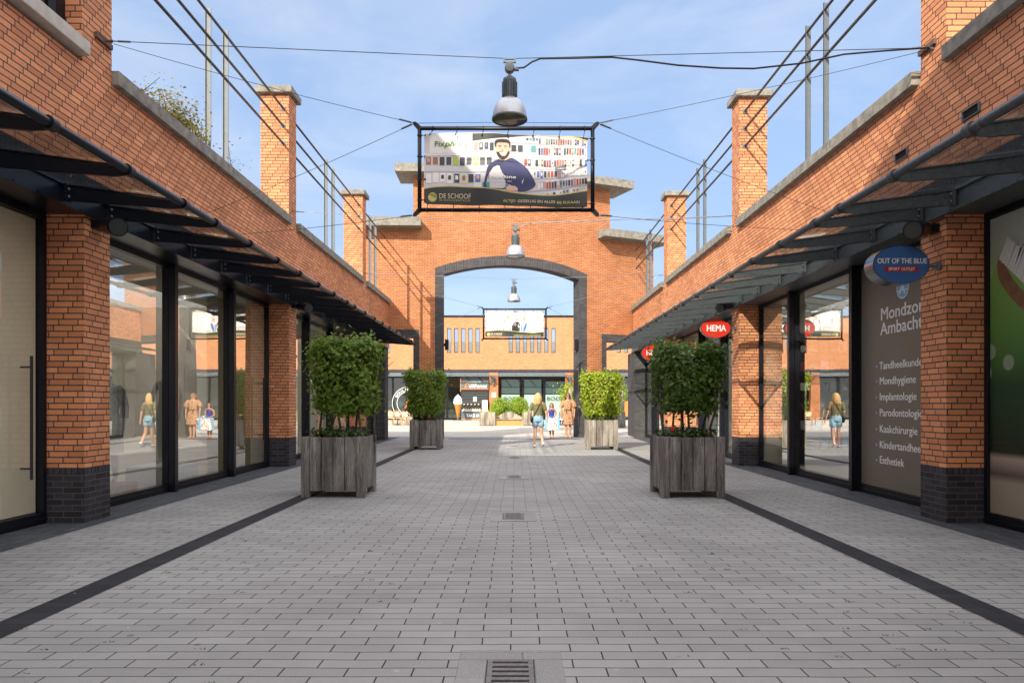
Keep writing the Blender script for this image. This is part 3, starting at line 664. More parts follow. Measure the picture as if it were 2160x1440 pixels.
# railings over both roofs
def railing(s, y0, y1, posts, label, ends=True):
    t = thing('roof_railing', label, 'railing', (s*5.02, (y0+y1)/2, ZC-.1), 'steel railings between the brick piers')
    for z in (7.74, 7.36, 6.98):
        w = MB(); w.tube([(s*5.02, y0, z), (s*5.02, y1, z)], .024, 8); r = w.build('rail', M['rail'], t, smooth=True)
        w = MB(); w.lathe([(.0,0),(.055,0),(.055,-.012),(0,-.012)], (s*5.02, y1, z), 12, axis='y'); w.build('fixing_plate', M['galv'], r)
    for y in posts:
        w = MB(); w.box(s*5.05-.045, s*5.05+.045, y-.008, y+.008, ZC-.15, 7.86); w.box(s*5.05-.045, s*5.05-.035, y-.03, y+.008, ZC-.15, 7.86); w.build('post', M['galv'], t)
railing(-1, 8.5, 15.15, (11.54, 12.24), 'nearest railing on the left roof, ending at the tallest-looking left pier')
railing(-1, 15.65, 22.47, (18.7, 19.45), 'middle railing on the left roof between the two left piers')
railing(-1, 22.97, 27.1, (24.4, 25.3), 'farthest railing on the left roof beside the brick gateway')
railing(1, 8.46, 15.33, (11.4, 12.1), 'nearest railing on the right roof, ending at the tallest-looking right pier')
railing(1, 15.83, 22.6, (18.7, 19.4), 'middle railing on the right roof between the two right piers')
railing(1, 23.1, 29.1, (26.2, 26.9), 'farthest railing on the right roof beside the brick gateway')

# ---------------------------------------------------------------- curved gateway
RC, CX, CY = 22.0, -4.9, 49.0
def bend(p):
    th = p.x/RC; r = RC - p.y
    return Vector((CX + r*math.sin(th), CY - r*math.cos(th), p.z))
gate = thing('brick_gateway', 'tall curved orange brick gateway with a dark-edged arch across the street', 'gateway', (0, 27.5, 0))
def curved(mb, s0, s1, zb, zt, t0, t1, st=.3):
    n = max(1, math.ceil((s1-s0)/st)); f = lambda q: q if callable(q) else (lambda _: q)
    zb, zt = f(zb), f(zt); vs = []
    for i in range(n+1):
        s = s0 + (s1-s0)*i/n; vs += [(s,t0,zb(s)),(s,t1,zb(s)),(s,t1,zt(s)),(s,t0,zt(s))]
    fs = []
    for i in range(n):
        a, c = i*4, i*4+4; fs += [(a, c, c+3, a+3), (a+1, a+2, c+2, c+1), (a+3, c+3, c+2, a+2), (a, a+1, c+1, c)]
    fs += [(0,3,2,1), (n*4, n*4+1, n*4+2, n*4+3)]
    mb.add(vs, fs)
A0, A1, B0, B1 = 2.15, 7.63, 1.80, 7.98       # inner / outer edges of the arch
sc = (A0+A1)/2
def arc(half, spring, crown):
    rise = crown - spring; rad = (half**2 + rise**2)/(2*rise)
    return lambda s: crown - rad + math.sqrt(max(rad**2 - (s-sc)**2, 0))
inner = arc((A1-A0)/2, 6.36, 6.78); outer = arc((B1-B0)/2, 6.60, 7.15)
w = MB()
curved(w, -1, .97, 4.22, 8.08, 0, .5); curved(w, .97, 1.20, 4.22, 10.12, 0, .5); curved(w, 1.20, B0, 0, 10.12, 0, .5)
curved(w, B0, B1, outer, 10.12, 0, .5, .12)
curved(w, B1, 8.65, 0, 10.12, 0, .5); curved(w, 8.65, 9.04, 4.22, 10.12, 0, .5); curved(w, 9.04, 11.25, 4.22, 8.08, 0, .5)
w.build('arch_wall', M['brick_arch'], gate, bend=bend)
w = MB(); curved(w, B0, A0, 0, outer, -.003, .56, .12); curved(w, A1, B1, 0, outer, -.003, .56, .12); curved(w, A0, A1, inner, outer, -.003, .56, .1)
# voussoirs read as upright bricks round the head: separate material on the head only
w2 = MB(); curved(w2, A0-.34, A1+.34, lambda s: max(inner(min(max(s,A0),A1)), 0)+.004 if A0 < s < A1 else 6.42, lambda s: outer(min(max(s,B0),B1))-.004, -.008, -.002, .1)
w.build('dark_arch_surround', M['dark_arch'], gate, bend=bend)
w2.build('arch_head', brick('dark_voussoir', (.045,.042,.049), (.075,.07,.077), (.12,.115,.115), step=0, swap=True, bw=.24, bh=.07), gate, bend=bend)
w = MB(); curved(w, .97, 1.20, 0, 4.22, -.003, .5); curved(w, -1, .97, 3.92, 4.22, -.003, .5); w.build('side_opening_surround', M['dark_arch'], gate, bend=bend)
w = MB(); curved(w, 8.65, 8.88, 0, 4.22, -.003, .5); curved(w, 8.88, 11.25, 3.92, 4.22, -.003, .5)
w.build('side_opening_surround', M['dark_arch'], gate, bend=bend)
for a, c, z in ((-1.45, 1.30, 8.08), (.35, 9.80, 10.12), (8.45, 11.7, 8.08)):
    w = MB()
    if z > 9: curved(w, a, c, z, z+.31, -.6, .95)
    elif a < 0: curved(w, a, .96, z, z+.31, -.6, .95); curved(w, .96, c, z, z+.31, -.6, -.004)
    else: curved(w, a, 9.04, z, z+.31, -.6, -.004); curved(w, 9.04, c, z, z+.31, -.6, .95)
    w.build('cap_slab', M['concrete'], gate, bend=bend)

# ---------------------------------------------------------------- block across the plaza
FY = 60.0
fb = thing('plaza_building', 'long orange brick building with slit windows and shopfronts across the plaza', 'building', (0, FY+2, 0))
fx = lambda px: ax(px, FY); fz = lambda py: az(py, FY)
zt, zs0, zs1, zd0, zd1 = fz(669), fz(692), fz(744), fz(786), fz(779)
glass_slit = glass('slit_window_glass', (.92,.95,.97), refl=.5, base=.03)
slits = [fx(a) for a in (943,958,973,988,1003,1073,1088,1103,1118,1133,1148,1163)]
slits += [fx(943)-5.2-.61*k for k in range(6)] + [fx(1163)+5.6+.61*k for k in range(6)]
slits = sorted(slits); sw = .36
w = MB(); w.box(-24, 24, FY, FY+.4, zs1*0+zs0, zt); w.box(-24, 24, FY, FY+.4, zd1, zs1)
e = -24
for x in slits: w.box(e, x, FY, FY+.4, zs1, zs0); e = x+sw
w.box(e, 24, FY, FY+.4, zs1, zs0)
w.build('upper_wall', M['brick_far'], fb)
for x in slits:
    w = MB(); w.box(x, x+.04, FY+.12, FY+.2, zs1, zs0); w.box(x+sw-.04, x+sw, FY+.12, FY+.2, zs1, zs0); w.box(x+.04, x+sw-.04, FY+.12, FY+.2, zs0-.05, zs0); w.box(x+.04, x+sw-.04, FY+.12, FY+.2, zs1, zs1+.05)
    f = w.build('slit_window', M['frame'], fb)
    w = MB(); w.quad((x,FY+.16,zs1),(x+sw,FY+.16,zs1),(x+sw,FY+.16,zs0),(x,FY+.16,zs0)); w.build('pane', glass_slit, f)
w = MB(); w.box(-24, 24, FY-.06, FY+.5, zt, zt+.16); w.build('parapet_trim', M['frame'], fb)
w = MB(); w.box(-24, 24, FY-.02, FY+.4, zd0, zd1); w.build('soldier_course', M['soldier'], fb)
w = MB(); w.box(-24, 24, FY+3, FY+9, zd1+.1, zd1+.3); w.box(-24, 24, FY+8.8, FY+9, 0, zd1); w.build('rear_wall', M['back_brick'], fb)
w = MB(); w.prism([(FY+3.2,zd1+.3),(FY+8.9,zd1+.3),(FY+8.9,6.6),(FY+7.5,7.35)], 'x', -23, 23); w.build('rear_roof', mat('slate_roof_tiles', (.17,.17,.165), .8, var=.3, scale=9), fb)
w = MB()
for k in range(9): w.box(-20+k*4.7, -18.4+k*4.7, FY+3.0, FY+3.1, 5.3, 6.05)
w.build('white_dormers', M['white'], fb)
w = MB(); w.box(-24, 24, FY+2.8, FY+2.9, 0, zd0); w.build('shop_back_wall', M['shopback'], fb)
w = MB(); w.box(-24, 24, FY+.02, FY+2.8, zd0-.3, zd0-.2); w.build('shop_ceiling', M['ceil'], fb)
pil = [(1032,1051), (1192,1211)]
px_ = [(fx(a), fx(b)) for a, b in pil]
dxp = px_[1][0]-px_[0][0]
allp = [(px_[0][0]+k*dxp, px_[0][1]+k*dxp) for k in range(-3, 4)]
for a, b_ in allp:
    w = MB(); w.box(a, b_, FY-.25, FY+.3, 0, zd0); w.build('pillar', M['brick_arch'], fb)
# shopfront glazing in dark frames between the pillars
for i in range(len(allp)-1):
    a, c = allp[i][1], allp[i+1][0]; mid = [a, a+(c-a)*.37, a+(c-a)*.69, c]
    for j in range(3):
        p, q = mid[j], mid[j+1]
        w = MB(); w.box(p, p+.09, FY+.05, FY+.2, 0, zd0-.35); w.box(q-.09, q, FY+.05, FY+.2, 0, zd0-.35); w.box(p+.09, q-.09, FY+.05, FY+.2, 0, .18); w.box(p+.09, q-.09, FY+.05, FY+.2, zd0-.45, zd0-.35)
        w.box(p, q, FY+.04, FY+.2, zd0-.35, zd0)
        f = w.build('shopfront_frame', M['frame'], fb)
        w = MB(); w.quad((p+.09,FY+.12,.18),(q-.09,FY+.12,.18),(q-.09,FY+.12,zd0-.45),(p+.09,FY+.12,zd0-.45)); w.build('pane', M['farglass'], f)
# its steel and glass canopy
w = MB(); w.tube([(-24, FY-1.25, zd0-.32), (24, FY-1.25, zd0-.32)], .05, 8); w.build('canopy_rail', M['galv'], fb)
w = MB(); w.box(-24, 24, FY-.12, FY-.02, zd0-.3, zd0-.02); w.build('fascia_beam', M['galv'], fb)
w = MB()
for k in range(-22, 23): w.box(k*1.06-.03, k*1.06+.03, FY-1.25, FY-.12, zd0-.36, zd0-.22)
w.build('canopy_brackets', M['steel'], fb)
w = MB(); w.prism([(FY-.1,zd0-.12),(FY-.1,zd0-.10),(FY-1.3,zd0-.24),(FY-1.3,zd0-.26)], 'x', -24, 24); w.build('canopy_glass', M['cglass'], fb)

# ---------------------------------------------------------------- buildings behind the camera, only met in reflections
rb = thing('street_end_building', 'brick building with white windows closing the street behind the viewer', 'building', (0, -34, 0))
w = MB(); w.box(-16, 16, -36, -34, 0, 7.5); w.build('wall', M['back_brick'], rb)
for k in range(8):
    w = MB(); x = -14+k*4; w.box(x-.8, x+.8, -34, -33.94, 4.6, 6.2); f = w.build('window_frame', M['white'], rb)
    w = MB(); w.box(x-.7, x-.04, -33.94, -33.92, 4.7, 6.1); w.box(x+.04, x+.7, -33.94, -33.92, 4.7, 6.1); w.build('pane', M['winglass'], f)
rb2 = thing('right_back_building', 'set-back brick building with white windows over the right shop row', 'building', (12.5, -2, 0))
rb2.name = 'set_back_building'
w = MB(); w.box(9.0, 14, -20, 7.0, 5.1, 8.6); w.build('wall', M['back_brick'], rb2)
w = MB(); w.prism([(8.7,8.6),(14.3,8.6),(11.5,10.6)], 'y', -20, 7.2); w.build('roof', mat('grey_roof_tiles', (.10,.10,.11), .8, var=.3, scale=8), rb2)
for k in range(6):
    y = 4.5-k*4; w = MB(); w.box(8.94, 9.0, y-.9, y+.9, 6.3, 7.9); f = w.build('window_frame', M['white'], rb2)
    w = MB(); w.box(8.92, 8.94, y-.8, y-.05, 6.4, 7.8); w.box(8.92, 8.94, y+.05, y+.8, 6.4, 7.8); w.build('pane', M['winglass'], f)
# ---------------------------------------------------------------- planters with clipped hornbeams
def make_planter(label):
    W, D, H, L = .92, .86, .875, .12
    t = thing('wooden_planter', label, 'planter', (0,0,0), 'square weathered wooden planters')
    for sx in (-1, 1):
        for sy in (-1, 1):
            w = MB(); w.box(sx*W/2, sx*(W/2-L), sy*D/2, sy*(D/2-L), 0, H+.004); w.build('leg', M['wood'], t, local=True, bevel=.006)
    for fy in (-1, 1):
        w = MB(); n = 4; ww = (W-2*L)/n
        for k in range(n):
            w.box(-W/2+L+k*ww+.006, -W/2+L+(k+1)*ww-.006, fy*(D/2-.015), fy*(D/2-.05), .10+.004*((k*7)%3), H-.003*((k*5)%3))
        p = w.build('side_panel', M['wood'], t, local=True, bevel=.003)
        w = MB()
        for k in range(n):
            for q in (.25, .75):
                for z in (.15, H-.05): w.ellip((-W/2+L+(k+q)*ww, fy*(D/2-.014), z), .007, .004, .007, 6, 4)
        w.build('screw_heads', M['black'], p, local=True)
    for fx_ in (-1, 1):
        w = MB(); n = 4; ww = (D-2*L)/n
        for k in range(n):
            w.box(fx_*(W/2-.015), fx_*(W/2-.05), -D/2+L+k*ww+.006, -D/2+L+(k+1)*ww-.006, .10+.004*((k*5)%3), H-.003*((k*7)%3))
        w.build('side_panel', M['wood'], t, local=True, bevel=.003)
    w = MB(); w.box(-W/2+.06, W/2-.06, -D/2+.06, D/2-.06, .10, H-.06); w.build('soil', M['soil'], t, local=True)
    return t
P0 = make_planter('grey wooden planter standing nearest on the left, before the clothes shop window')
PL = [(-2.63, 10.53, 0), (2.555, 10.50, 0), (-2.68, 21.25, 0), (2.58, 21.2, 0)]
labs = [None, 'grey wooden planter standing nearest on the right, with a red flower at its corner', 'smaller-looking planter by the left foot of the gateway arch', 'sunlit pale wooden planter by the right foot of the gateway arch']
P0.location = PL[0]
for i in (1, 2, 3):
    d = dup(P0, PL[i], labs[i])
    if i == 3:
        for ch in d.children:
            if ch.name.startswith(('leg', 'side_panel')):
                ch.data = ch.data.copy(); ch.data.materials[0] = wood('paler_planter_wood', (.11,.10,.085), (.38,.34,.29))  # this planter takes a paler copy of the wood
HG = [  # label, crown centre, dims, leaf count, size, material
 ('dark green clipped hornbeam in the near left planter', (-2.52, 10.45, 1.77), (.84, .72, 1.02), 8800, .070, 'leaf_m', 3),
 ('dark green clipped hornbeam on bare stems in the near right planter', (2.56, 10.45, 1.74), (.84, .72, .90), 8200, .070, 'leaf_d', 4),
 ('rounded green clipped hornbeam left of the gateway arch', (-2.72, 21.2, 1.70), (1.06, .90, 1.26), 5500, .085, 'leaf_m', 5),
 ('sunlit lime green clipped hornbeam right of the gateway arch', (2.58, 21.2, 1.66), (1.08, .9, 1.26), 5500, .085, 'leaf_sunlit', 6)]
for lab, c, dm, n, sz, mt, sd in HG:
    i = sd-3
    t = thing('clipped_hornbeam', lab, 'hedge tree', (c[0], c[1], .8), 'clipped hornbeams in the planters')
    rgx = random.Random(sd)
    for k in range(6):
        x = c[0] + (-.36 + .145*k) + rgx.uniform(-.04,.04); y = c[1] + rgx.uniform(-.16,.16)
        pts = [(x, y, .78), (x+rgx.uniform(-.04,.04), y, 1.0), (x+rgx.uniform(-.08,.08), y+rgx.uniform(-.05,.05), 1.25), (x+rgx.uniform(-.12,.12), y+rgx.uniform(-.1,.1), 1.75), (x+rgx.uniform(-.16,.16), y+rgx.uniform(-.1,.1), 2.1)]
        w = MB(); w.tube(pts, [.021,.019,.016,.011,.005], 7)
        for q in range(5):
            z = 1.2+.18*q; w.tube([(pts[2][0], pts[2][1], z), (pts[2][0]+rgx.uniform(-.3,.3), pts[2][1]+rgx.uniform(-.25,.25), z+.25)], [.009,.003], 5)
        w.build('stem', M['bark'], t, smooth=True)
    leaves('foliage', M[mt], t, c, dm, n, sz, sd, tall=.16, stray=.10, mats=[M[mt], M['leaf_y'] if mt == 'leaf_sunlit' else M['leaf_m']])
    g = leaves('ground_cover', M['leaf_g'], None, (PL[i][0], PL[i][1], .89), (.74, .68, .16), 620, .07, sd+40, shell=.9)
    tag(g, 'low leafy plants covering the soil of the planter', 'ground cover', kind='stuff')
for (x, y, z) in ((2.29, 10.2, .99), (2.33, 10.16, .965)):
    w = MB()
    for k in range(5):
        a = k*1.256; w.ellip((x+.02*math.cos(a), y, z+.02*math.sin(a)), .019, .010, .019, 8, 5)
    w.ellip((x, y-.008, z), .008, .006, .008, 6, 4)
    if z > .98: tag(w.build('red_flower', M['red'], smooth=True), 'small red flower at the left corner of the near right planter', 'flower')

# tufts of weeds and litter in the joints
w = MB(); rr = random.Random(5)
for k in range(150):
    sx = rr.choice((-1, 1)); x = sx*rr.uniform(.6, 4.6); y = rr.choice([rr.uniform(3.0, 8), rr.uniform(3, 16)]); row = round(y/.117)*.117 + rr.uniform(-.01,.01)
    for q in range(rr.randint(4, 9)):
        a = x + rr.uniform(-.03,.03); b_ = row + rr.uniform(-.006,.006); h = rr.uniform(.004, .014); dx = rr.uniform(-.015,.015)
        w.add([(a,b_,.002),(a+.007,b_,.002),(a+dx,b_+rr.uniform(-.008,.008),h)], [(0,1,2)])
o = w.build('joint_weeds', M['leaf_g'], recalc=False); tag(o, 'tiny weeds growing in the joints of the paving', 'weeds', kind='stuff')
w = MB()
for k in range(70):
    s = rr.choice((-1, 1)); x = s*rr.choice([rr.uniform(4.6, 5.25), rr.uniform(2.9, 4.8), rr.uniform(2.9, 4.9)]); y = rr.uniform(4, 18); a = rr.uniform(0, 6.28); r = rr.uniform(.010, .022)
    w.add([(x+r*math.cos(a), y+r*math.sin(a), .010), (x-r*.4*math.sin(a), y+r*.4*math.cos(a), .014), (x-r*math.cos(a), y-r*math.sin(a), .009), (x+r*.4*math.sin(a), y-r*.4*math.cos(a), .013)], [(0,1,2),(0,2,3)])
o = w.build('litter', mat('pale_litter', (.42,.36,.27), .9, var=.4, scale=3), recalc=False); tag(o, 'small dry leaves and litter lying along the shopfronts', 'litter', kind='stuff')

# plants growing behind the left coping
for j, (px0, px1, Yc, n, h, lab) in enumerate(((302, 432, 9.8, 3000, .62, 'bushy yellow green shrub growing behind the left coping'), (470, 487, 12.3, 120, .7, 'thin shoots growing beside the roof railing post on the left'))):
    xa = -5.12; 
    y0, y1 = -xa*F/(VX-px0), -xa*F/(VX-px1)
    t = thing('rooftop_shrub', lab, 'shrub', (xa, (y0+y1)/2, 5.2))
    w = MB(); rg = random.Random(3+j)
    for k in range(14 if j == 0 else 3):
        y = rg.uniform(y0+.1, y1-.05); hh = rg.uniform(.5, 1)*h
        w.tube([(xa, y, 5.15), (xa+rg.uniform(-.1,.1), y+rg.uniform(-.15,.1), 5.3+hh*.6), (xa+rg.uniform(-.15,.2), y+rg.uniform(-.25,.15), 5.3+hh)], [.010,.007,.003], 5)
    w.build('stem', M['bark'], t)
    leaves('foliage', M['leaf_y'], t, (xa, (y0+y1)/2, 5.58 if j == 0 else 5.5), (.5, (y1-y0), .78), n, .05, 20+j, shape='ball', shell=.95, stray=.2, mats=[M['leaf_y'], M['leaf_g']])

# ---------------------------------------------------------------- pendant lamps on span wires
def make_lamp(label):
    t = thing('pendant_lamp', label, 'street lamp', (0,0,0), 'bell shaped lamps hanging over the street')
    w = MB()
    w.box(-.075, .075, -.012, .012, -.012, 0); w.box(-.075, -.055, -.016, .016, -.05, .004); w.box(.055, .075, -.016, .016, -.05, .004); w.box(-.06, .06, -.01, .01, -.05, -.036)
    w.build('clamp', M['lampgrey'], t, local=True)
    w = MB(); w.lathe([(0,-.045),(.052,-.045),(.058,-.03),(.058,.03),(.052,.045),(0,.045)], (0,0,-.115), 20, axis='y'); w.lathe([(0,-.05),(.02,-.05),(.02,.05),(0,.05)], (.06,0,-.13), 10, axis='x')
    w.build('junction_box', M['lampgrey'], t, local=True)
    w = MB(); w.lathe([(0,-.165),(.012,-.166),(.014,-.195),(.05,-.225),(.078,-.245),(.078,-.275),(.070,-.28),(.070,-.47),(.085,-.475),(.085,-.49),(.0,-.49)], n=28)
    for k in range(20):
        a = 2*math.pi*k/20; Mx = Matrix.Rotation(a, 3, 'Z'); w.obox(Mx @ Vector((.080,0,-.37)), .012, .003, .085, Mx)
    w.build('ballast_housing', M['lampgrey'], t, local=True)
    prof = [(.080,-.488)] + [(.080+.125*math.sin(u*math.pi/2)**.9, -.488-.225*(1-math.cos(u*math.pi/2))**.85) for u in [i/12 for i in range(1,13)]]
    w = MB(); w.lathe(prof, n=40); s = w.build('bell_shade', M['alu'], t, local=True, smooth=True)
    pi_ = [(r-.006, h-.004) for r, h in prof]
    w = MB(); w.lathe(pi_, n=40); w.lathe([(.0,-.52),(.07,-.52)], n=40); w.build('reflector', M['aluin'], s, local=True, smooth=True)
    w = MB(); w.lathe([(.199,-.713),(.212,-.713),(.212,-.730),(.199,-.730),(.199,-.713)], n=40); w.build('rim', M['lampgrey'], s, local=True)
    w = MB(); w.lathe([(.0,-.724),(.2,-.722)], n=40); w.build('cover_glass', glass('lamp_cover_glass', (.75,.73,.66), refl=.6, base=.12), s, local=True)
    w = MB(); w.ellip((0,0,-.57), .03, .03, .07, 12, 8); w.build('bulb', M['white'], s, local=True, smooth=True)
    return t
L0 = make_lamp('largest, nearest bell lamp hanging above the phone repair banner')
LP = [(at(1075, 124, 8.35), None), (at(1087, 472, 15.6), 'middle bell lamp hanging in front of the gateway brickwork'), (at(1084, 588, 22.7), 'smallest, farthest bell lamp, seen against the sky in the arch')]
L0.location = LP[0][0]
for p, lab in LP[1:]: dup(L0, p, lab)

def wire(name, pts, r, m, label, cat='wire', sag=0, group='wires strung across the street', parent=None):
    P = [Vector(p) for p in pts]; out = []
    for i in range(len(P)-1):
        for k in range(10):
            u = k/10; q = P[i].lerp(P[i+1], u); q.z -= sag*4*u*(1-u); out.append(q)
    out.append(P[-1])
    w = MB(); w.tube(out, r, 6); o = w.build(name, m, parent, smooth=True)
    if parent is None: tag(o, label, cat, group)
    return o
# span wires of the lamps with turnbuckle ends
def span(a, l, b, r, m, label, sg=.0):
    t = thing('span_wire', label, 'wire', a, 'wires strung across the street')
    wire('steel_cable', [a, l, b], r, m, None, sag=sg, parent=t)
    for p, s in ((a, 1), (b, -1)):
        v = (Vector(l)-Vector(p)).normalized()
        w = MB(); w.tube([Vector(p)+v*.08, Vector(p)+v*.10, Vector(p)+v*.24, Vector(p)+v*.26], [.004,.012,.012,.004], 8); w.tube([Vector(p)-v*.02, Vector(p)+v*.09], .007, 6)
        w.box(p[0]-.05*s*0-.02, p[0]+.02, p[1]-.015, p[1]+.015, p[2]-.02, p[2]+.02)
        w.build('turnbuckle', M['galv'], t)
    return t
lamp1, lamp2, lamp3 = [p for p, _ in LP]
span(at(233, 87, 8.5), lamp1, at(1968, 101, 8.2), .0045, M['wire'], 'nearest span wire carrying the largest lamp')
span((-4.89, 15.4, az(446, 15.4)), lamp2, (4.89, 15.5, az(455, 15.5)), .005, M['wirel'], 'second span wire carrying the middle lamp')
span((-4.89, 22.7, az(576, 22.7)), lamp3, (4.89, 22.8, az(580, 22.8)), .006, M['wirel'], 'third span wire carrying the smallest lamp under the arch')
for px_b, py_b, w_, h_ in ((222, 87, .13, .05), (1958, 101, .13, .05)):
    s = -1 if px_b < 1000 else 1; y = 8.3; z = az(py_b, y)
    w = MB(); w.box(s*4.85, s*4.91, y-.16, y+.16, z-.03, z+.03); w.tube([(s*4.86, y, z), (s*4.76, y, z)], .014, 8)
    o = w.build('anchor_plate', mat('rusty_plate', (.13,.07,.05), .8, var=.3)); tag(o, 'rusty anchor plate on the %s corner pier' % ('left' if s < 0 else 'right'), 'anchor', 'wire anchors on the corner piers')
w = MB(); pts = [at(1088,144,8.35), at(1105,143,8.35), at(1122,131,8.35), at(1140,124,8.35), at(1215,123,8.33), at(1290,121,8.33), at(1345,127,8.3), at(1430,138,8.3), at(1520,144,8.3), at(1590,145,8.3), at(1690,134,8.25), at(1780,115,8.25), at(1860,108,8.2), at(1960,101,8.2)]
w.tube(pts, .011, 8)
tag(w.build('power_cable', M['cable'], smooth=True), 'thick black power cable sagging to the right of the largest lamp', 'cable')
w = MB(); Y = 15.6; w.tube([at(1094,482,Y), at(1104,476,Y), at(1125,470,Y), at(1300,463,Y), at(1420,462,Y), at(1535,456,Y)], .009, 6)
tag(w.build('power_cable', M['wirel'], smooth=True), 'thin pale power cable running right from the middle lamp', 'cable')

# ---------------------------------------------------------------- hanging banners
def banner_frame(t, px0, px1, py0, py1, Y, r, tie_t, tie_s):
    x0, x1, z1, z0 = ax(px0,Y), ax(px1,Y), az(py0,Y), az(py1,Y)
    w = MB()
    w.tube([(x0,Y,z0),(x0,Y,z1)], r, 12); w.tube([(x1,Y,z0),(x1,Y,z1)], r, 12); w.tube([(x0,Y,z1),(x1,Y,z1)], r, 12); w.tube([(x0,Y,z0),(x1,Y,z0)], r, 12)
    for (x, z) in ((x0,z0),(x0,z1),(x1,z0),(x1,z1)): w.ellip((x,Y,z), r*1.05, r*1.05, r*1.05, 12, 8)
    fr = w.build('tube_frame', M['steel'], t, smooth=True)
    for (x, z, sx, sz) in ((x0,z0,-1,-1),(x0,z1,-1,1),(x1,z0,1,-1),(x1,z1,1,1)):
        w = MB(); d = .085*(x1-x0)/2.4; w.prism([(x-sx*.0, z+sz*.06*0-sz*.05),(x+sx*d,z+sz*d*.55),(x+sx*d*1.1,z+sz*d*1.0),(x+sx*d*.6,z+sz*d*1.05),(x-sx*.05,z)], 'y', Y-.012, Y+.012)
        w.lathe([(0,-.02),(.016,-.02),(.016,.02),(0,.02)], (x+sx*d*.8, Y, z+sz*d*.82), 10, axis='y')
        w.build('corner_lug', M['steel'], fr)
    return x0, x1, z0, z1
def cable_ties(t, sheetpts, framepts, Y, rr_, n):
    for (a, b) in zip(sheetpts, framepts):
        w = MB(); d = (Vector(b)-Vector(a)); w.tube([a, b], .005, 5); q = Vector(b)
        rot = d.normalized(); 
        if abs(d.z) > abs(d.x): w.lathe([(rr_+.003,-.005),(rr_+.009,-.005),(rr_+.009,.005),(rr_+.003,.005)], (q.x, q.y, q.z+(rr_ if d.z > 0 else -rr_)), 12, axis='x')
        else: w.lathe([(rr_+.003,-.005),(rr_+.009,-.005),(rr_+.009,.005),(rr_+.003,.005)], (q.x+(rr_ if d.x > 0 else -rr_), q.y, q.z), 12, axis='z')
        w.ellip(a, .012, .012, .014, 6, 4)
        w.build('cable_tie', M['black'], t)
BY = 9.6
def wav(x, z): return .014*math.sin(x*5.2+z*1.3) + .008*math.sin(x*11+2) + .010*math.sin(z*7+x)
class Flat:
    """printed shapes lying on a slightly wavy cloth at distance Y (pixel pairs measured on the photo)"""
    def __init__(s, Y, wave=1): s.Y = Y; s.mb = MB(); s.wave = wave
    def P(s, px, py, lay):
        x, y, z = at(px, py, s.Y); return (x, s.Y + s.wave*wav(x, z) - lay*.0013, z)
    def grid(s, f0, f1, lay, m, n=24, k=8):
        """strip between two px->py curves given as lists of (px,py)"""
        def ev(c, px):
            for a, b in zip(c, c[1:]):
                if px <= b[0]: u = (px-a[0])/(b[0]-a[0]); u2 = u*u*(3-2*u)*0+u; return a[1]+(b[1]-a[1])*u2
            return c[-1][1]
        xs = [f0[0][0] + (f0[-1][0]-f0[0][0])*i/n for i in range(n+1)]
        vs = []
        for px in xs:
            a, b = ev(f0, px), ev(f1, px)
            vs += [s.P(px, a+(b-a)*j/k, lay) for j in range(k+1)]
        fs = [(i*(k+1)+j, i*(k+1)+j+1, (i+1)*(k+1)+j+1, (i+1)*(k+1)+j) for i in range(n) for j in range(k)]
        s.mb.add(vs, fs, m)
    def rect(s, a, b, c, d, lay, m, n=1): s.grid([(a,b),(c,b)], [(a,d),(c,d)], lay, m, n, 1)
    def poly(s, pts, lay, m): s.mb.poly([s.P(x, y, lay) for x, y in pts], m)
    def disc(s, px, py, rx, ry, lay, m, n=24): s.poly([(px+rx*math.cos(2*math.pi*i/n), py+ry*math.sin(2*math.pi*i/n)) for i in range(n)], lay, m)
def smoothc(pts, n=8):
    out = []
    for i in range(len(pts)-1):
        p0, p1, p2, p3 = pts[max(i-1,0)], pts[i], pts[i+1], pts[min(i+2,len(pts)-1)]
        for k in range(n):
            u = k/n
            out.append(tuple(.5*((2*p1[j]) + (-p0[j]+p2[j])*u + (2*p0[j]-5*p1[j]+4*p2[j]-p3[j])*u*u + (-p0[j]+3*p1[j]-3*p2[j]+p3[j])*u**3) for j in (0,1)))
    return out + [pts[-1]]
def z2(x, y): return (860 + x*420/2160, 240 + y*240/1234)      # from the enlarged view
t = thing('hanging_banner', 'large banner of a smiling bearded man in a phone shop', 'banner', (ax(1066,BY), BY, az(447,BY)), 'framed banners hanging on wires over the street')
x0, x1, z0, z1 = banner_frame(t, 885, 1250, 271, 443, BY, .028, None, None)
f = Flat(BY)
top = [z2(190,215), z2(700,207), z2(1250,225), z2(1950,262)]; bot = [z2(178,965), z2(215,980), z2(1050,998), z2(1900,1024), z2(1945,1012)]
top[0] = (bot[0][0], top[0][1]); top[-1] = (bot[-1][0], top[-1][1])
f.grid(top, bot, 0, 0, 40, 16)
cloth = f.mb.build('banner_cloth', M['bannerwht'], t, smooth=True, recalc=False)
mats_b = [M['bannerwht'], M['shelfgrey'], M['bannerblk'], M['gold'], M['navy'], M['skin'], M['black'], M['white'], mat('case_teal', (.10,.32,.34), .5), mat('case_red', (.50,.06,.04), .5), mat('case_brown', (.30,.14,.08), .5), mat('case_lime', (.42,.55,.04), .5), mat('case_pink', (.58,.32,.30), .5), mat('case_dark', (.05,.05,.07), .5), mat('case_blue', (.10,.17,.42), .5), mat('pale_skin_print', (.70,.45,.34), .5), mat('hair_print', (.035,.025,.02), .5), mat('smile_print', (.85,.80,.76), .5), M['cream']]
f = Flat(BY)
rr = random.Random(11)
f.rect(*z2(180,430), *z2(700,445), 1, 7, 10)
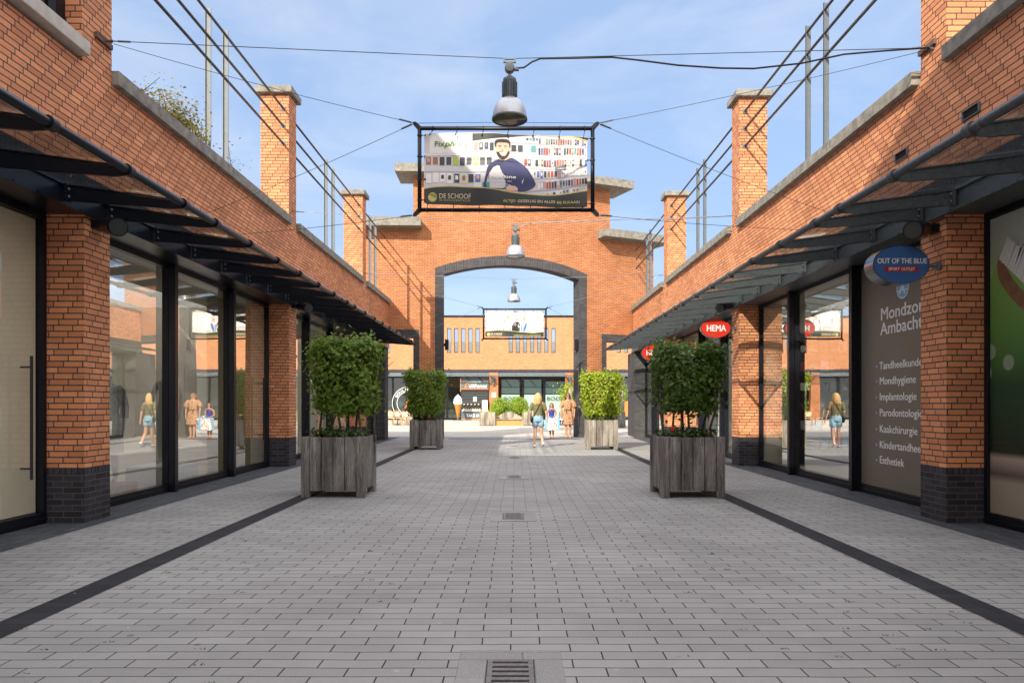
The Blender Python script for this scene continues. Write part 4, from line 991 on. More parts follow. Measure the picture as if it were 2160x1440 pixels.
def cases(x0, y0, x1, y1, h, n, lay=2, pal=None, wide=.75):
    for i in range(n):
        u = (i+.5)/n; cx = x0+(x1-x0)*u; cy = y0+(y1-y0)*u; ww = (x1-x0)/n*wide/2; hh = h*rr.uniform(.82,1)
        a, b = z2(cx-ww, cy), z2(cx+ww, cy+hh); mm = rr.choice(pal or [13,13,10,12,8,9,7,14,18,13,10])
        f.rect(a[0]-.4, a[1]-1.5, b[0]+.4, b[1]+.6, lay, rr.choice([7,7,1])); f.rect(*a, *b, lay+1, mm)
        if rr.random() < .5: f.rect(a[0]+(b[0]-a[0])*.2, a[1]+(b[1]-a[1])*.2, b[0]-(b[0]-a[0])*.25, b[1]-(b[1]-a[1])*.35, lay+2, rr.choice([13,7,10,14,12]))
for (a, b, c, d) in ((190,448,880,448),(185,625,850,625),(700,402,1940,362),(1180,480,1950,482),(1200,585,1950,600),(1230,712,1950,665),(1260,850,1940,772),(1000,300,1940,345)):   # shelf rails
    p, q = z2(a, b), z2(c, d); n = 12
    f.grid([p, q], [(p[0], p[1]+3), (q[0], q[1]+3)], 1, 1, n, 1)
cases(190, 462, 920, 470, 100, 10, pal=[13,13,10,13,13,13,11,11,10,13,13]); cases(190, 645, 800, 655, 110, 8, pal=[7,7,13,8,18,9,13,14])
cases(710, 312, 940, 318, 86, 4, pal=[13,12,13,13]); cases(1115, 335, 1400, 345, 84, 4, pal=[11,7,13,8])
cases(1280, 262, 1420, 268, 30, 4, pal=[8,14,13]); cases(1420, 268, 1935, 300, 62, 20); cases(1415, 368, 1940, 385, 78, 19); cases(1260, 492, 1420, 495, 80, 4); cases(1420, 500, 1945, 502, 76, 19)
cases(1360, 622, 1700, 612, 80, 9); cases(1700, 612, 1945, 610, 62, 7, pal=[7,7,18,13]); cases(1410, 750, 1945, 700, 75, 18); cases(1500, 862, 1930, 800, 40, 12, pal=[7,13,18,1])
f.rect(*z2(715,745), *z2(800,800), 2, 7); f.rect(*z2(810,745), *z2(890,808), 2, 8)
# logo panel
f.rect(*z2(235,208), *z2(700,425), 2, 7, 12)
# dark swooshes with gold edges
cu = smoothc([z2(702,290), z2(900,275), z2(1200,246), z2(1500,238), z2(1800,262), z2(1952,300)])
tp = [(x, z2(0, 214+ (x-z2(700,0)[0])*.19)[1]) for x, y in cu]
f.grid([(cu[0][0], z2(0,215)[1]), z2(1250,228), (cu[-1][0], z2(0,266)[1])], cu, 3, 2, 30, 2)
f.grid([(cu[8*2][0], cu[16][1])] + cu[17:], [(x, y+3.2*(i/24)) for i, (x, y) in enumerate(cu[16:])], 4, 3, 20, 1)
lo = smoothc([z2(180,822), z2(300,800), z2(550,795), z2(850,815), z2(1150,865), z2(1450,890), z2(1700,880), z2(1945,845)])
lo[0] = (bot[0][0], lo[0][1]); lo[-1] = (bot[-1][0], lo[-1][1])
f.grid(lo, bot, 5, 2, 40, 4)
f.grid([(x, y-2.2) for x, y in lo], lo, 5, 3, 40, 1)
# the man
def zp(L): return [z2(*p) for p in L]
body = smoothc(zp([(820,800),(850,650),(880,560),(980,500),(1050,505),(1130,478),(1220,530),(1300,600),(1370,720),(1385,780),(1320,830),(1215,850),(1150,820),(1000,822),(900,815),(820,800)]), 5)
f.poly(body, 6, 4)
f.poly(zp([(1100,770),(1080,800),(1060,830),(1110,845),(1190,838),(1195,815),(1165,790),(1120,785)]), 7, 15)
f.poly(zp([(985,490),(1000,440),(1095,440),(1110,480),(1060,508),(1010,508)]), 7, 15)
f.poly(smoothc(zp([(958,370),(965,320),(1030,300),(1090,315),(1102,380),(1095,440),(1060,480),(1030,492),(995,475),(965,430),(958,370)]), 5), 8, 15)
f.poly(smoothc(zp([(948,365),(942,320),(965,290),(1040,280),(1100,292),(1112,335),(1104,372),(1092,325),(1030,318),(970,325),(962,365),(948,365)]), 5), 9, 16)
f.poly(smoothc(zp([(962,420),(985,418),(1030,408),(1075,418),(1100,405),(1092,455),(1060,492),(1030,503),(1000,490),(972,455),(962,420)]), 5), 9, 16)
f.poly(smoothc(zp([(995,430),(1030,424),(1066,430),(1030,462),(995,430)]), 4), 10, 17)
for e in (1000, 1062): f.disc(*z2(e, 368), 2.6, .8, 9, 16, 10); f.rect(*z2(e-22,350), *z2(e+20,356), 9, 16)
f.poly(zp([(1240,740),(1262,700),(1240,770)]), 7, 7); f.rect(*z2(1125,602), *z2(1165,612), 7, 7)
for L_ in ([(960,380),(950,400),(960,425)], [(1100,375),(1112,395),(1100,425)]): f.poly(smoothc(zp(L_+[L_[0]]), 3), 8, 15)
m_fold = 13
for L_ in ([(900,560),(880,640),(878,720)], [(1290,610),(1240,690),(1225,790)], [(1210,560),(1235,640),(1240,700)], [(985,510),(1010,560),(1000,600)], [(1345,700),(1300,760),(1230,800)]):
    q = smoothc(zp(L_), 5); f.poly([(x-.45, y) for x, y in q]+[(x+.45, y) for x, y in q[::-1]], 7, m_fold)
q = smoothc(zp([(985,495),(1030,515),(1110,485)]), 5); f.poly([(x, y) for x, y in q]+[(x, y+1.6) for x, y in q[::-1]], 8, m_fold)
f.poly(zp([(1026,372),(1018,402),(1040,404)]), 10, 12)
f.disc(*z2(270,905), 9.5, 9.5, 6, 3)
for k in range(5):
    a = smoothc(zp([(228+k*9, 885-k*2),(255+k*4,868+k*8),(300,874+k*9),(318,900+k*9)]), 4); f.grid(a, [(x, y+.7) for x, y in a], 7, 2, 14, 1)
f.mb.build('printed_picture', mats_b, cloth, recalc=False)
def btext(s, px, py, cap_px, m, Y, lay, parent, roll=0, wpx=None, bold=0, space=1.0, shear=0):
    size = cap_px/F*Y/.70
    xs = 1.0
    if wpx:
        cu = bpy.data.curves.new('tmp', 'FONT'); cu.body = s; cu.size = size; cu.space_character = space; o = bpy.data.objects.new('tmp', cu); C.objects.link(o)
        bpy.context.view_layer.update(); xs = (wpx/F*Y)/max(o.dimensions.x, .001); bpy.data.objects.remove(o); bpy.data.curves.remove(cu)
    o = text(s, size, face_cam(ax(px,Y), Y-lay, az(py,Y), R(roll)), m, parent, bold=bold, space=space, shear=shear, xs=xs, extrude=.0004)
    if lay < .03:
        L = world_loc(parent)
        for v in o.data.vertices: v.co.y += wav(v.co.x+L.x, v.co.z+L.z)
    return o
def yfix(s): return s
ty = .015
btext('Fix', *z2(288,350), 10.5, M['green'], BY, ty, cloth, wpx=20, bold=.003)
btext('ph', *z2(398,352), 12, M['green'], BY, ty, cloth, wpx=18, bold=.002, shear=.3)
btext('one', *z2(505,352), 10, M['faded'], BY, ty, cloth, wpx=27)
btext('Fix', *z2(898,705), 7.8, M['white'], BY, ty+.002, cloth, roll=0, wpx=12, bold=.002); btext('ph', *z2(966,704), 8.5, M['white'], BY, ty+.002, cloth, wpx=15, bold=.002, shear=.3); btext('one', *z2(1052,708), 7, M['white'], BY, ty+.002, cloth, wpx=23, bold=.002)
btext('Reparatie van', *z2(928,746), 3.8, M['white'], BY, ty+.002, cloth, wpx=38); btext('Ambacht', *z2(958,780), 3.8, M['white'], BY, ty+.002, cloth, wpx=25); btext('20 82 09', *z2(952,812), 3.8, M['white'], BY, ty+.002, cloth, wpx=25)
btext('DE SCHOOF', *z2(340,922), 10.5, M['cream'], BY, ty, cloth, wpx=66); btext('WINKELCENTRUM', *z2(342,950), 3.4, M['gold'], BY, ty, cloth, wpx=65, space=1.4)
btext('ALTIJD', *z2(1034,962), 5.4, M['gold'], BY, ty, cloth, roll=.9, wpx=26, bold=.001); btext('GEZELLIG EN ALLES', *z2(1190,965), 5.2, M['cream'], BY, ty, cloth, roll=.8, wpx=79, bold=.001); btext('BIJ ELKAAR!', *z2(1618,977), 5.2, M['gold'], BY, ty, cloth, roll=.8, wpx=47, bold=.001)
sp, fp = [], []
for px, py in ((240,215),(520,215),(805,220),(1078,225),(1355,235),(1640,245),(1905,258)):
    X_ = z2(px+ (15 if px > 300 else 30), py-10)[0]; sp.append(at(*z2(px,py+10),BY-.03)); fp.append((ax(X_,BY), BY, z1-.03))
for px, py in ((212,975),(496,980),(776,990),(1054,992),(1332,1000),(1608,1005),(1895,1010)):
    sp.append(at(*z2(px,py-5),BY-.03)); fp.append((ax(z2(px,0)[0],BY), BY, z0+.03))
for px, py, s in ((190,235,-1),(185,465,-1),(188,710,-1),(180,935,-1),(1945,270,1),(1950,505,1),(1940,740,1),(1930,975,1)):
    sp.append(at(*z2(px,py),BY-.02)); fp.append(((x0+.03) if s < 0 else (x1-.03), BY, az(z2(px,py)[1],BY)))
cable_ties(t, sp, fp, BY, .028, 0)
# second banner, beyond the third lamp
Y2 = 25.6
t2 = thing('hanging_banner', 'small far banner of three people, seen under the arch', 'banner', (ax(1086,Y2), Y2, az(715,Y2)), 'framed banners hanging on wires over the street')
x0b, x1b, z0b, z1b = banner_frame(t2, 1020, 1151.5, 652, 714, Y2, .032, None, None)
def z3(x, y): return (1000+x/12, 630+y/12)
f = Flat(Y2); f.grid([z3(285,308), z3(1000,306), z3(1760,322)], [z3(285,945), z3(1000,958), z3(1755,960)][:1]+[z3(1000,958), z3(1760,960)], 0, 0, 20, 8)
cl2 = f.mb.build('banner_cloth', M['bannerwht'], t2, smooth=True, recalc=False)
f = Flat(Y2)
m2 = [M['white'], M['bannerblk'], M['gold'], mat('slate_blue_print', (.13,.20,.30), .5), mat('bright_blue_print', (.07,.20,.50), .5), M['orange'], mat('white_print', (.80,.79,.76), .5), M['black'], M['skin'], M['cream'], mats_b[8], mats_b[12], M['shelfgrey']]
P3 = lambda L: [z3(*p) for p in L]
f.rect(*z3(340,330), *z3(700,700), 1, 6); f.rect(*z3(1330,330), *z3(1740,800), 1, 6)
f.poly(P3([(712,312),(1250,318),(1050,338),(712,370)]), 2, 1); f.grid([z3(1250,318), z3(1760,318)], [z3(1250,328), z3(1760,345)], 2, 2, 6, 1)
lo2 = P3([(285,830),(600,800),(900,815),(1150,845),(1500,870),(1760,842)])
f.grid(lo2, P3([(285,945),(1000,958),(1760,960)]), 3, 1, 20, 2); f.grid([(x, y-.9) for x, y in lo2], lo2, 3, 2, 20, 1)
f.rect(*z3(635,500), *z3(655,790), 2, 5)
for (a, b, c) in ((465,490,590),(500,600,650),(590,560,620),(740,470,520)): f.rect(*z3(a,b), *z3(a+22,c), 2, 12)
f.rect(*z3(1330,350), *z3(1380,430), 2, 12); f.rect(*z3(1255,350), *z3(1320,480), 2, 9); f.rect(*z3(1140,350), *z3(1240,375), 2, 12); f.rect(*z3(1660,340), *z3(1668,830), 2, 12)
f.disc(*z3(858,470), 3.4, 4.2, 3, 8); f.poly(P3([(730,800),(750,560),(800,520),(920,520),(945,600),(930,805)]), 3, 3); f.poly(P3([(815,520),(895,520),(885,800),(800,790)]), 4, 6)
f.disc(*z3(1080,510), 3.2, 4.2, 3, 8); f.poly(P3([(955,810),(960,680),(1020,590),(1120,580),(1170,660),(1150,830)]), 3, 7)
rr = random.Random(4)
for k in range(34): f.disc(1000+(970+180*rr.random())/12, 630+(620+190*rr.random())/12, .7, .7, 4, rr.choice([6,6,10,11]), 6)
f.disc(*z3(1270,520), 3.0, 4.0, 3, 8); f.poly(P3([(1170,835),(1180,640),(1250,590),(1340,610),(1330,840)]), 3, 6); f.poly(P3([(1190,830),(1195,660),(1225,630),(1215,830)]), 4, 4); f.poly(P3([(1240,840),(1250,740),(1300,620),(1340,620),(1320,740),(1270,840)]), 4, 4)
f.poly(P3([(1360,850),(1400,700),(1440,760),(1440,850)]), 3, 9); f.disc(*z3(368,897), 3.4, 3.4, 5, 2)
f.mb.build('printed_picture', m2, cl2, recalc=False)
btext('DE SCHOOF', *z3(418,912), 4.0, M['cream'], Y2, .012, cl2, wpx=24, bold=.003); btext('WINKELCENTRUM', *z3(422,938), 1.2, M['gold'], Y2, .012, cl2, wpx=24)
btext('ALTIJD GEZELLIG EN ALLES BIJ ELKAAR!', *z3(1000,938), 2.0, M['gold'], Y2, .012, cl2, wpx=57, bold=.002)
sp, fp = [], []
for x in (310, 555, 795, 1022, 1260, 1495, 1735): sp.append(at(*z3(x,325),Y2-.04)); fp.append((ax(z3(x,0)[0],Y2), Y2, z1b-.03)); sp.append(at(*z3(x,945),Y2-.04)); fp.append((ax(z3(x,0)[0],Y2), Y2, z0b+.03))
for y in (345, 545, 735, 920):
    sp.append(at(*z3(295,y),Y2-.04)); fp.append((x0b+.03, Y2, az(z3(0,y)[1],Y2))); sp.append(at(*z3(1750,y),Y2-.04)); fp.append((x1b-.03, Y2, az(z3(0,y)[1],Y2)))
cable_ties(t2, sp, fp, Y2, .032, 0)
# guy wires of the banners
def guy(a, b, lab, m='wire', r=.0035):
    t = thing('guy_wire', lab, 'wire', a, 'wires strung across the street')
    wire('steel_cable', [a, b], r, M[m], None, sag=.03, parent=t)
    v = (Vector(b)-Vector(a)).normalized(); w = MB(); w.tube([Vector(a)+v*.03, Vector(a)+v*.05, Vector(a)+v*.20, Vector(a)+v*.22], [.004,.013,.013,.004], 8); w.build('turnbuckle', M['galv'], t)
dg_ = .07
cTL, cTR, cBL, cBR = (x0-dg_,BY,z1+dg_), (x1+dg_,BY,z1+dg_), (x0-dg_,BY,z0-dg_), (x1+dg_,BY,z0-dg_)
guy(cTL, at(240, 93, 8.5), 'guy wire from the large banner up to the left corner pier'); guy(cTR, at(1955, 106, 8.25), 'guy wire from the large banner up to the right corner pier')
guy(cTL, (-4.88, 11.1, az(450, 11.1)), 'guy wire from the large banner\'s top left corner down to the left wall'); guy(cTR, (4.88, 11.0, az(447, 11.0)), 'guy wire from the large banner\'s top right corner down to the right wall')
guy(cBL, (-4.88, 10.9, az(500, 10.9)), 'guy wire from the large banner\'s bottom left corner to the left wall'); guy(cBR, (4.88, 10.9, az(487, 10.9)), 'guy wire from the large banner\'s bottom right corner to the right wall')
wire('guy_wire', [cTL, cTR], .0035, M['wire'], 'straight wire running along the top of the large banner frame', sag=-.01)
eTL, eTR, eBL, eBR = (x0b-dg_,Y2,z1b+dg_), (x1b+dg_,Y2,z1b+dg_), (x0b-dg_,Y2,z0b-dg_), (x1b+dg_,Y2,z0b-dg_)
guy(eTL, at(770, 577, 22.9), 'guy wire from the small far banner up to the second left pier', 'wirel', .005); guy(eTR, at(1396, 583, 22.9), 'guy wire from the small far banner up to the second right pier', 'wirel', .005)
guy(eTL, tuple(bend(Vector((.75, -.02, az(712,27))))), 'guy wire from the small far banner down to the left of the gateway', 'wirel', .005); guy(eTR, tuple(bend(Vector((8.9, -.02, az(712,28.5))))), 'guy wire from the small far banner down to the right of the gateway', 'wirel', .005)

# ---------------------------------------------------------------- wall floodlights
def floodlight(s, y, z, label, sc_=1.0):
    t = thing('floodlight', label, 'floodlight', (s*4.86, y+.30, z+.06), 'black cylinder floodlights under the canopies')
    a = Vector((s*4.74, y+.24, z+.05)); b = Vector((s*4.44, y-.02, z-.03)); v = (b-a)
    w = MB(); w.tube([a, a+v*.04, a+v*.30, a+v*.31, a+v*.9, b], [.055,.078,.088,.098,.105,.107], 20, cap=True); bd = w.build('housing', M['steel'], t, smooth=False)
    for p in bd.data.polygons: p.use_smooth = len(p.vertices) == 4
    vn = v.normalized(); w = MB(); w.tube([b+vn*.002, b+vn*.004], [.093,.093], 20); w.build('lens', mat('floodlight_lens', (.05,.055,.055), .12) if 'lensm' not in globals() else lensm, bd)
    w = MB(); w.box(s*4.80, s*4.889, y+.22, y+.40, z+.02, z+.11); w.box(s*4.70, s*4.82, y+.25, y+.27, z+.03, z+.08); w.build('bracket', M['frame'], t)
lensm = mat('floodlight_lens', (.05,.055,.055), .12)
floodlight(-1, 7.86, az(476,7.9), 'black floodlight on the nearest left pillar'); floodlight(1, 7.86, az(483,7.9), 'black floodlight above the blue oval sign')
floodlight(-1, 15.1, az(649,15.2), 'black floodlight on the second left pillar'); floodlight(1, 15.25, az(647,15.3), 'black floodlight above the first red oval sign')
for s0_, px, lab in ((A0+.02, 943, 'grey box lamp fixed inside the left jamb of the arch'), (A1-.02, 1215, 'grey box lamp fixed inside the right jamb of the arch')):
    x, y = ax(px, 27.5 if px < 1000 else 28.5), 27.4 if px < 1000 else 28.4
    w = MB(); w.box(x-.07, x+.07, y-.08, y+.1, az(738,y), az(716,y)); w.box(x+(.07 if px > 1000 else -.16), x+(.16 if px > 1000 else -.07), y-.02, y+.04, az(730,y), az(724,y)); tag(w.build('jamb_lamp', M['frame'], bevel=.006), lab, 'lamp', 'box lamps in the arch jambs')
for px in (1041, 1201):
    x = fx(px); w = MB(); w.lathe([(.0,0),(.14,0),(.14,.62),(0,.62)], (x, FY-.45, fz(811)), 12); w.box(x-.06, x+.06, FY-.4, FY-.25, fz(804), fz(801)); tag(w.build('pillar_lamp', M['slate']), 'grey tube lamp on the %s brick pillar across the plaza' % ('left' if px < 1100 else 'right'), 'lamp', 'tube lamps on the plaza pillars')
    w = MB(); 

# ---------------------------------------------------------------- oval signs
def oval(name, label, px, py, rx, rz, Y, depth, face, side, group=None, roll=0):
    x, _, z = at(px, py, Y); t = thing(name, label, 'shop sign', (s_*PW if False else x, Y, z), group)
    n = 40
    def ring(k, y): return [(x+rx*k*math.cos(2*math.pi*i/n), y, z+rz*k*math.sin(2*math.pi*i/n)) for i in range(n)]
    w = MB(); vs = ring(1, Y)+ring(1, Y+depth); w.add(vs, [(i,(i+1)%n,n+(i+1)%n,n+i) for i in range(n)])
    a = ring(1, Y-.004)+ring(.965, Y-.004)+ring(1, Y); w.add(a, [(i,(i+1)%n,n+(i+1)%n,n+i) for i in range(n)]+[(i,2*n+i,2*n+(i+1)%n,(i+1)%n) for i in range(n)]); w.poly(ring(1, Y+depth))
    d = w.build('sign_case', M['chrome'], t); 
    w = MB(); w.poly(ring(.965, Y-.002)); w.build('sign_face', face, t)
    w = MB(); w.tube([(x+rx*.98*side, Y+depth/2, z+.0), (side*4.885, Y+depth/2, z)], .018, 8); w.lathe([(0,0),(.05,0),(.05,-.03*side),(0,-.03*side)], (side*4.889, Y+depth/2, z), 14, axis='x'); w.build('wall_bracket', M['galv'], t)
    return t, x, z
t, x, z = oval('oval_shop_sign', 'blue oval sign in a chrome case on the nearest right pillar', 1901, 558, .325, .222, 7.98, .20, M['signblue'], 1)
def ctext(s, x, y, z, size, m, parent, width, bold=0, roll=0):
    cu = bpy.data.curves.new('tmp', 'FONT'); cu.body = s; cu.size = size; o = bpy.data.objects.new('tmp', cu); C.objects.link(o); bpy.context.view_layer.update(); xs = width/max(o.dimensions.x,.001); bpy.data.objects.remove(o); bpy.data.curves.remove(cu)
    return text(s, size, face_cam(x-width/2*math.cos(roll), y, z-width/2*0, roll), m, parent, bold=bold, xs=xs)
ctext('OUT OF THE BLUE', x+.005, 7.972, z+.012, .085, M['white'], t, .56, .0015)
w = MB(); hw = .165
w.poly([(x-hw+.03*0+ (-.03*math.cos(a) if False else 0), 7.974, z-.075) for a in ()] or [(x+sx*hw+sx*.030*math.sin(a), 7.975, z-.052+.030*math.cos(a)*1) for sx, rng in ((1, range(0,9)), (-1, range(8,-1,-1))) for a in [math.pi*k/8 for k in rng]]); w.build('red_label_band', M['signred2'], t)
ctext('SPORT OUTLET', x, 7.970, z-.070, .052, M['white'], t, .30)
for px, py, Y, lab, R_ in ((1510, 692, 15.5, 'red oval sign with white letters on the second right pillar', .335), (1379, 744, 22.75, 'smaller-looking red oval sign half behind the near right hornbeam', .40)):
    t, x, z = oval('oval_shop_sign', lab, px, py, R_, R_*.64, Y, .09, M['signred'], 1, 'red oval signs of the same shop')
    ctext('HEMA', x, Y-.008, z-R_*.20, R_*.58, M['white'], t, R_*1.25, .006)

# ---------------------------------------------------------------- films and posters behind the right hand glass
GX = 5.352
t = thing('window_film', 'brown window film listing dental services in white letters', 'window film', (GX, 9.7, .1))
w = MB(); w.box(GX-.004, GX+.001, 8.54, 10.84, .135, 3.42); w.build('film_sheet', M['brown'], t)
TX = GX-.007
def stext(s, px, py, cap, m, width=None, bold=0):
    y = TX*F/(px-VX); z = EYE+(VY-py)/F*y
    return text(s, cap/.70, face_street(1, TX, y, z), m, t, bold=bold, xs=1.14)
stext('Mondzorg', 1857, 676, .180, M['white'], bold=.003); stext('Ambacht', 1857, 707, .180, M['white'], bold=.003)
for s, py in (('Tandheelkunde', 779), ('Mondhygiene', 811), ('Implantologie', 844), ('Parodontologie', 877), ('Kaakchirurgie', 911), ('Kindertandheelkunde', 944), ('Esthetiek', 976)):
    stext(s, 1855, py, .108, M['white'], bold=.0018)
    y = TX*F/(1849-VX); z = EYE+(VY-py)/F*y + .045; w = MB(); w.poly([(TX, y+.022*math.cos(a*.6283), z+.022*math.sin(a*.6283)) for a in range(10)]); w.build('bullet', M['skyblue'], t)
yl = TX*F/(1904-VX); zl = EYE+(VY-606)/F*yl
w = MB(); w.poly([(TX, yl+.155*math.cos(a*.2618), zl+.155*math.sin(a*.2618)) for a in range(24)]); lg = w.build('round_logo', M['white'], t)
w = MB(); w.poly([(TX-.003, yl+.138*math.cos(a*.2618), zl+.138*math.sin(a*.2618)) for a in range(24)]); w.build('logo_disc', M['skyblue'], lg)
text('A', .22, face_street(1, TX-.006, yl+.075, zl-.085), M['white'], t, bold=.003)
w = MB(); w.box(TX-.007, TX-.006, yl-.135, yl-.05, zl-.05, zl-.035); w.box(TX-.007, TX-.006, yl+.05, yl+.135, zl-.05, zl-.035); w.build('logo_stroke', M['white'], lg)

t = thing('window_poster', 'green blurred poster of a wooden toothbrush at the right picture edge', 'poster', (GX, 6.8, .1))
w = MB(); w.box(GX-.004, GX+.001, 5.66, 7.90, .135, 3.42); w.build('poster_sheet', M['poster'], t)
def wp(px, py, d=0): y = (GX-.008)*F/(px-VX); return (GX-.008-d, y, EYE+(VY-py)/F*y)
w = MB(); L = smoothc([(2160,655),(2130,625),(2108,590),(2103,560),(2110,540),(2118,548),(2128,575),(2145,600),(2170,625),(2230,680),(2300,760),(2320,830),(2240,745),(2160,655)], 5); w.poly([wp(a, b) for a, b in L]); w.build('wooden_brush_head', mat('walnut_print', (.20,.10,.055), .5, var=.3, scale=9), t)
rr = random.Random(8)
for row in range(2):
    w = MB()
    for k in range(22):
        u = k/21; bx, by = 2110+u*120, 548+u*118; tx_, ty_ = bx+26+rr.uniform(-3,3)-row*8, by-52+rr.uniform(-5,5)
        w.quad(wp(bx-2,by,.003+.002*row), wp(bx+4,by+3,.003+.002*row), wp(tx_+5,ty_+2,.003+.002*row), wp(tx_-1,ty_,.003+.002*row))
    w.build('bristles', M['offwhite'] if row else M['shelfgrey'], t)

# blinds and displays behind the left hand glass
def panel(name, lab, cat, x0, x1, y0, y1, z0, z1, m, **k):
    w = MB(); w.box(x0, x1, y0, y1, z0, z1); return tag(w.build(name, m, **k), lab, cat)
panel('paper_blind', 'beige blind closing the nearest left shop window', 'blind', -5.40, -5.39, 5.7, 7.88, .14, 3.42, M['beige'])
panel('paper_blind', 'beige blind closing the window before the nearest left shop window', 'blind', -5.40, -5.39, 3.4, 5.5, .14, 3.42, M['beige'])
panel('curtain', 'yellow curtain behind the third pane of the clothes shop', 'curtain', -5.72, -5.70, 13.0, 15.1, .04, 3.40, M['beige2'])
panel('display_board', 'tall white display board behind the first clothes shop pane', 'display board', -6.5, -6.46, 8.7, 10.0, .02, 2.1, M['offwhite'])
panel('display_board', 'beige display board standing behind the white one', 'display board', -7.6, -7.56, 8.9, 12.6, .02, 2.9, M['beige'])
panel('display_plinth', 'low white plinth under the headless mannequin', 'plinth', -6.4, -5.6, 11.5, 12.4, .02, .32, M['white'], bevel=.01)
panel('display_plinth', 'wooden plinth in the corner of the first clothes shop pane', 'plinth', -6.4, -5.7, 9.9, 10.6, .02, .18, M['rattan'], bevel=.01)
# shelves and goods in the right hand shop
sh = thing('display_shelf', 'white wall shelf full of small goods in the sports shop', 'shelf', (7.5, 15.3, 0))
w = MB()
for k in range(6): w.box(6.1, 8.9, 15.10, 15.42, .35+k*.42, .375+k*.42)
w.box(6.1, 8.9, 15.42, 15.45, .02, 2.9)
for k in range(4): w.box(6.1+k*.925, 6.125+k*.925, 15.1, 15.42, .02, 2.9); w.build('shelf_boards', M['white'], sh)
rr = random.Random(2)
pal = [M['black'], M['signred2'], M['slate'], M['white'], M['skyblue'], M['shelfgrey'], mats_b[10]]
w = MB(); 
for k in range(6):
    x = 6.15
    while x < 8.7:
        ww = rr.uniform(.10,.22); w.box(x, x+ww, 15.13, 15.13+rr.uniform(.15,.25), .376+k*.42, .376+k*.42+rr.uniform(.08,.24), rr.randrange(len(pal))); x += ww+.05
o = w.build('shelf_goods', pal, sh); o['kind'] = 'stuff'
panel('price_poster', 'white and pale blue price list hanging in the sports shop window', 'poster', 5.42, 5.425, 13.75, 14.55, 1.15, 2.15, mat('pale_blue_paper', (.50,.66,.68), .6))
w = MB()
for k in range(9): w.box(5.398, 5.402, 13.85, 14.35-.08*(k%3), 2.0-k*.085, 2.02-k*.085)
w.box(5.396, 5.402, 13.82, 14.48, 2.06, 2.10)
tag(w.build('poster_lines', M['orange']), 'orange and grey lines printed on the hanging price list', 'print')
panel('red_column', 'red advertising column behind the far right shop glass', 'display', 5.7, 6.0, 17.0, 17.5, .02, 2.1, M['signred'], bevel=.01)
panel('red_column', 'red door panel beside the plinth of the second right pillar', 'display', 5.45, 5.5, 15.95, 16.3, .02, 1.7, M['signred'], bevel=.005)
for k, (y, mtx) in enumerate(((18.3, 'mint'), (21.0, 'mint'))): panel('mint_panel', ['mint green panel behind the far right glass, nearer one', 'mint green panel behind the far right glass, farther one'][k], 'panel', 5.55, 5.57, y, y+1.5, .1, 3.3, M[mtx])
panel('mint_panel', 'mint green panel behind the last glass before the dark end wall', 'panel', 5.55, 5.57, 25.1, 28.6, .1, 3.3, M['mint'])
# ---------------------------------------------------------------- people
def figure(t, H, fwd, hip, legs, arms, skinm, male=False, headturn=0, lean=0):
    """one continuous body. fwd=+1 faces -Y (towards the camera), -1 faces away.
       legs: [(knee),(ankle),(toe)] offsets per side, arms: [(elbow),(wrist)] in metres for a 1.70 figure, x to the picture's right, y depth (negative = nearer)"""
    k = H/1.70; V = []; E = []; Rr = []
    def add(p, r, par=None):
        V.append((p[0]*k, p[1]*k, p[2]*k)); Rr.append(r if not isinstance(r, tuple) else r); i = len(V)-1
        if par is not None: E.append((par, i))
        return i
    f = -fwd                        # y direction of "forward" (towards camera = -1)
    pel = add((0,0,.93), (.135,.095)); wa = add((0,.0,1.07), (.108,.08), pel); ch = add((0,lean*f*.5,1.25), (.125,.09), wa); sh = add((0,lean*f,1.38), (.10,.07), ch)
    nk = add((0,lean*f+.01*f,1.455), .048, sh); hd = add((0,lean*f+.02*f,1.54), (.066,.075), nk); ht = add((0,lean*f+.012*f,1.62), (.070,.082), hd); add((0,lean*f,1.675), .045, ht)
    for s, L in zip((-1, 1), legs):
        hp = add((s*.088,0,.86), .088, pel); kn = add(L[0], .056, hp); mid = add(tuple((a+b)/2 for a, b in zip(L[0], L[1])) , .052, kn); an = add(L[1], .034, mid)
        add(L[2], .030, an)
    for s, A in zip((-1, 1), arms):
        so = add((s*.165,lean*f,1.365), .052, sh); mu = add(tuple((a+b)/2 for a, b in zip((s*.18,lean*f,1.36), A[0])), .043, so); el = add(A[0], .036, mu); wr = add(A[1], .024, el)
        d = (Vector(A[1])-Vector(A[0])).normalized(); pa = add(tuple(Vector(A[1])+d*.055), (.034,.018), wr)
        pv = Vector(A[1])+d*.055
        for q in range(4):          # four fingers and a thumb
            o = Vector((0, (q-1.5)*.019, 0)); l = (.065,.075,.070,.055)[q]
            a1 = add(tuple(pv+o+d*.035), .009, pa); add(tuple(pv+o+d*(.035+l*.55)+Vector((-s*.008,0,0))), .008, a1); E_ = len(V)-1; add(tuple(pv+o+d*(.035+l)+Vector((-s*.022,0,0))), .0065, E_)
        th = add(tuple(pv+Vector((0,f*.035,0))-d*.01), .010, pa); add(tuple(pv+Vector((-s*.01,f*.05,0))+d*.03), .008, th)
    vs, fs = skinned(V, E, [tuple(x*k for x in r) if isinstance(r, tuple) else r*k for r in Rr], 2)
    mb = MB(); L = world_loc(t); mb.add([(x+L.x, y+L.y, z+L.z) for x, y, z in vs], fs)
    b = mb.build('body', skinm, t, smooth=True)
    return b, k
def W(t, p): L = world_loc(t); return (L.x+p[0], L.y+p[1], L.z+p[2])
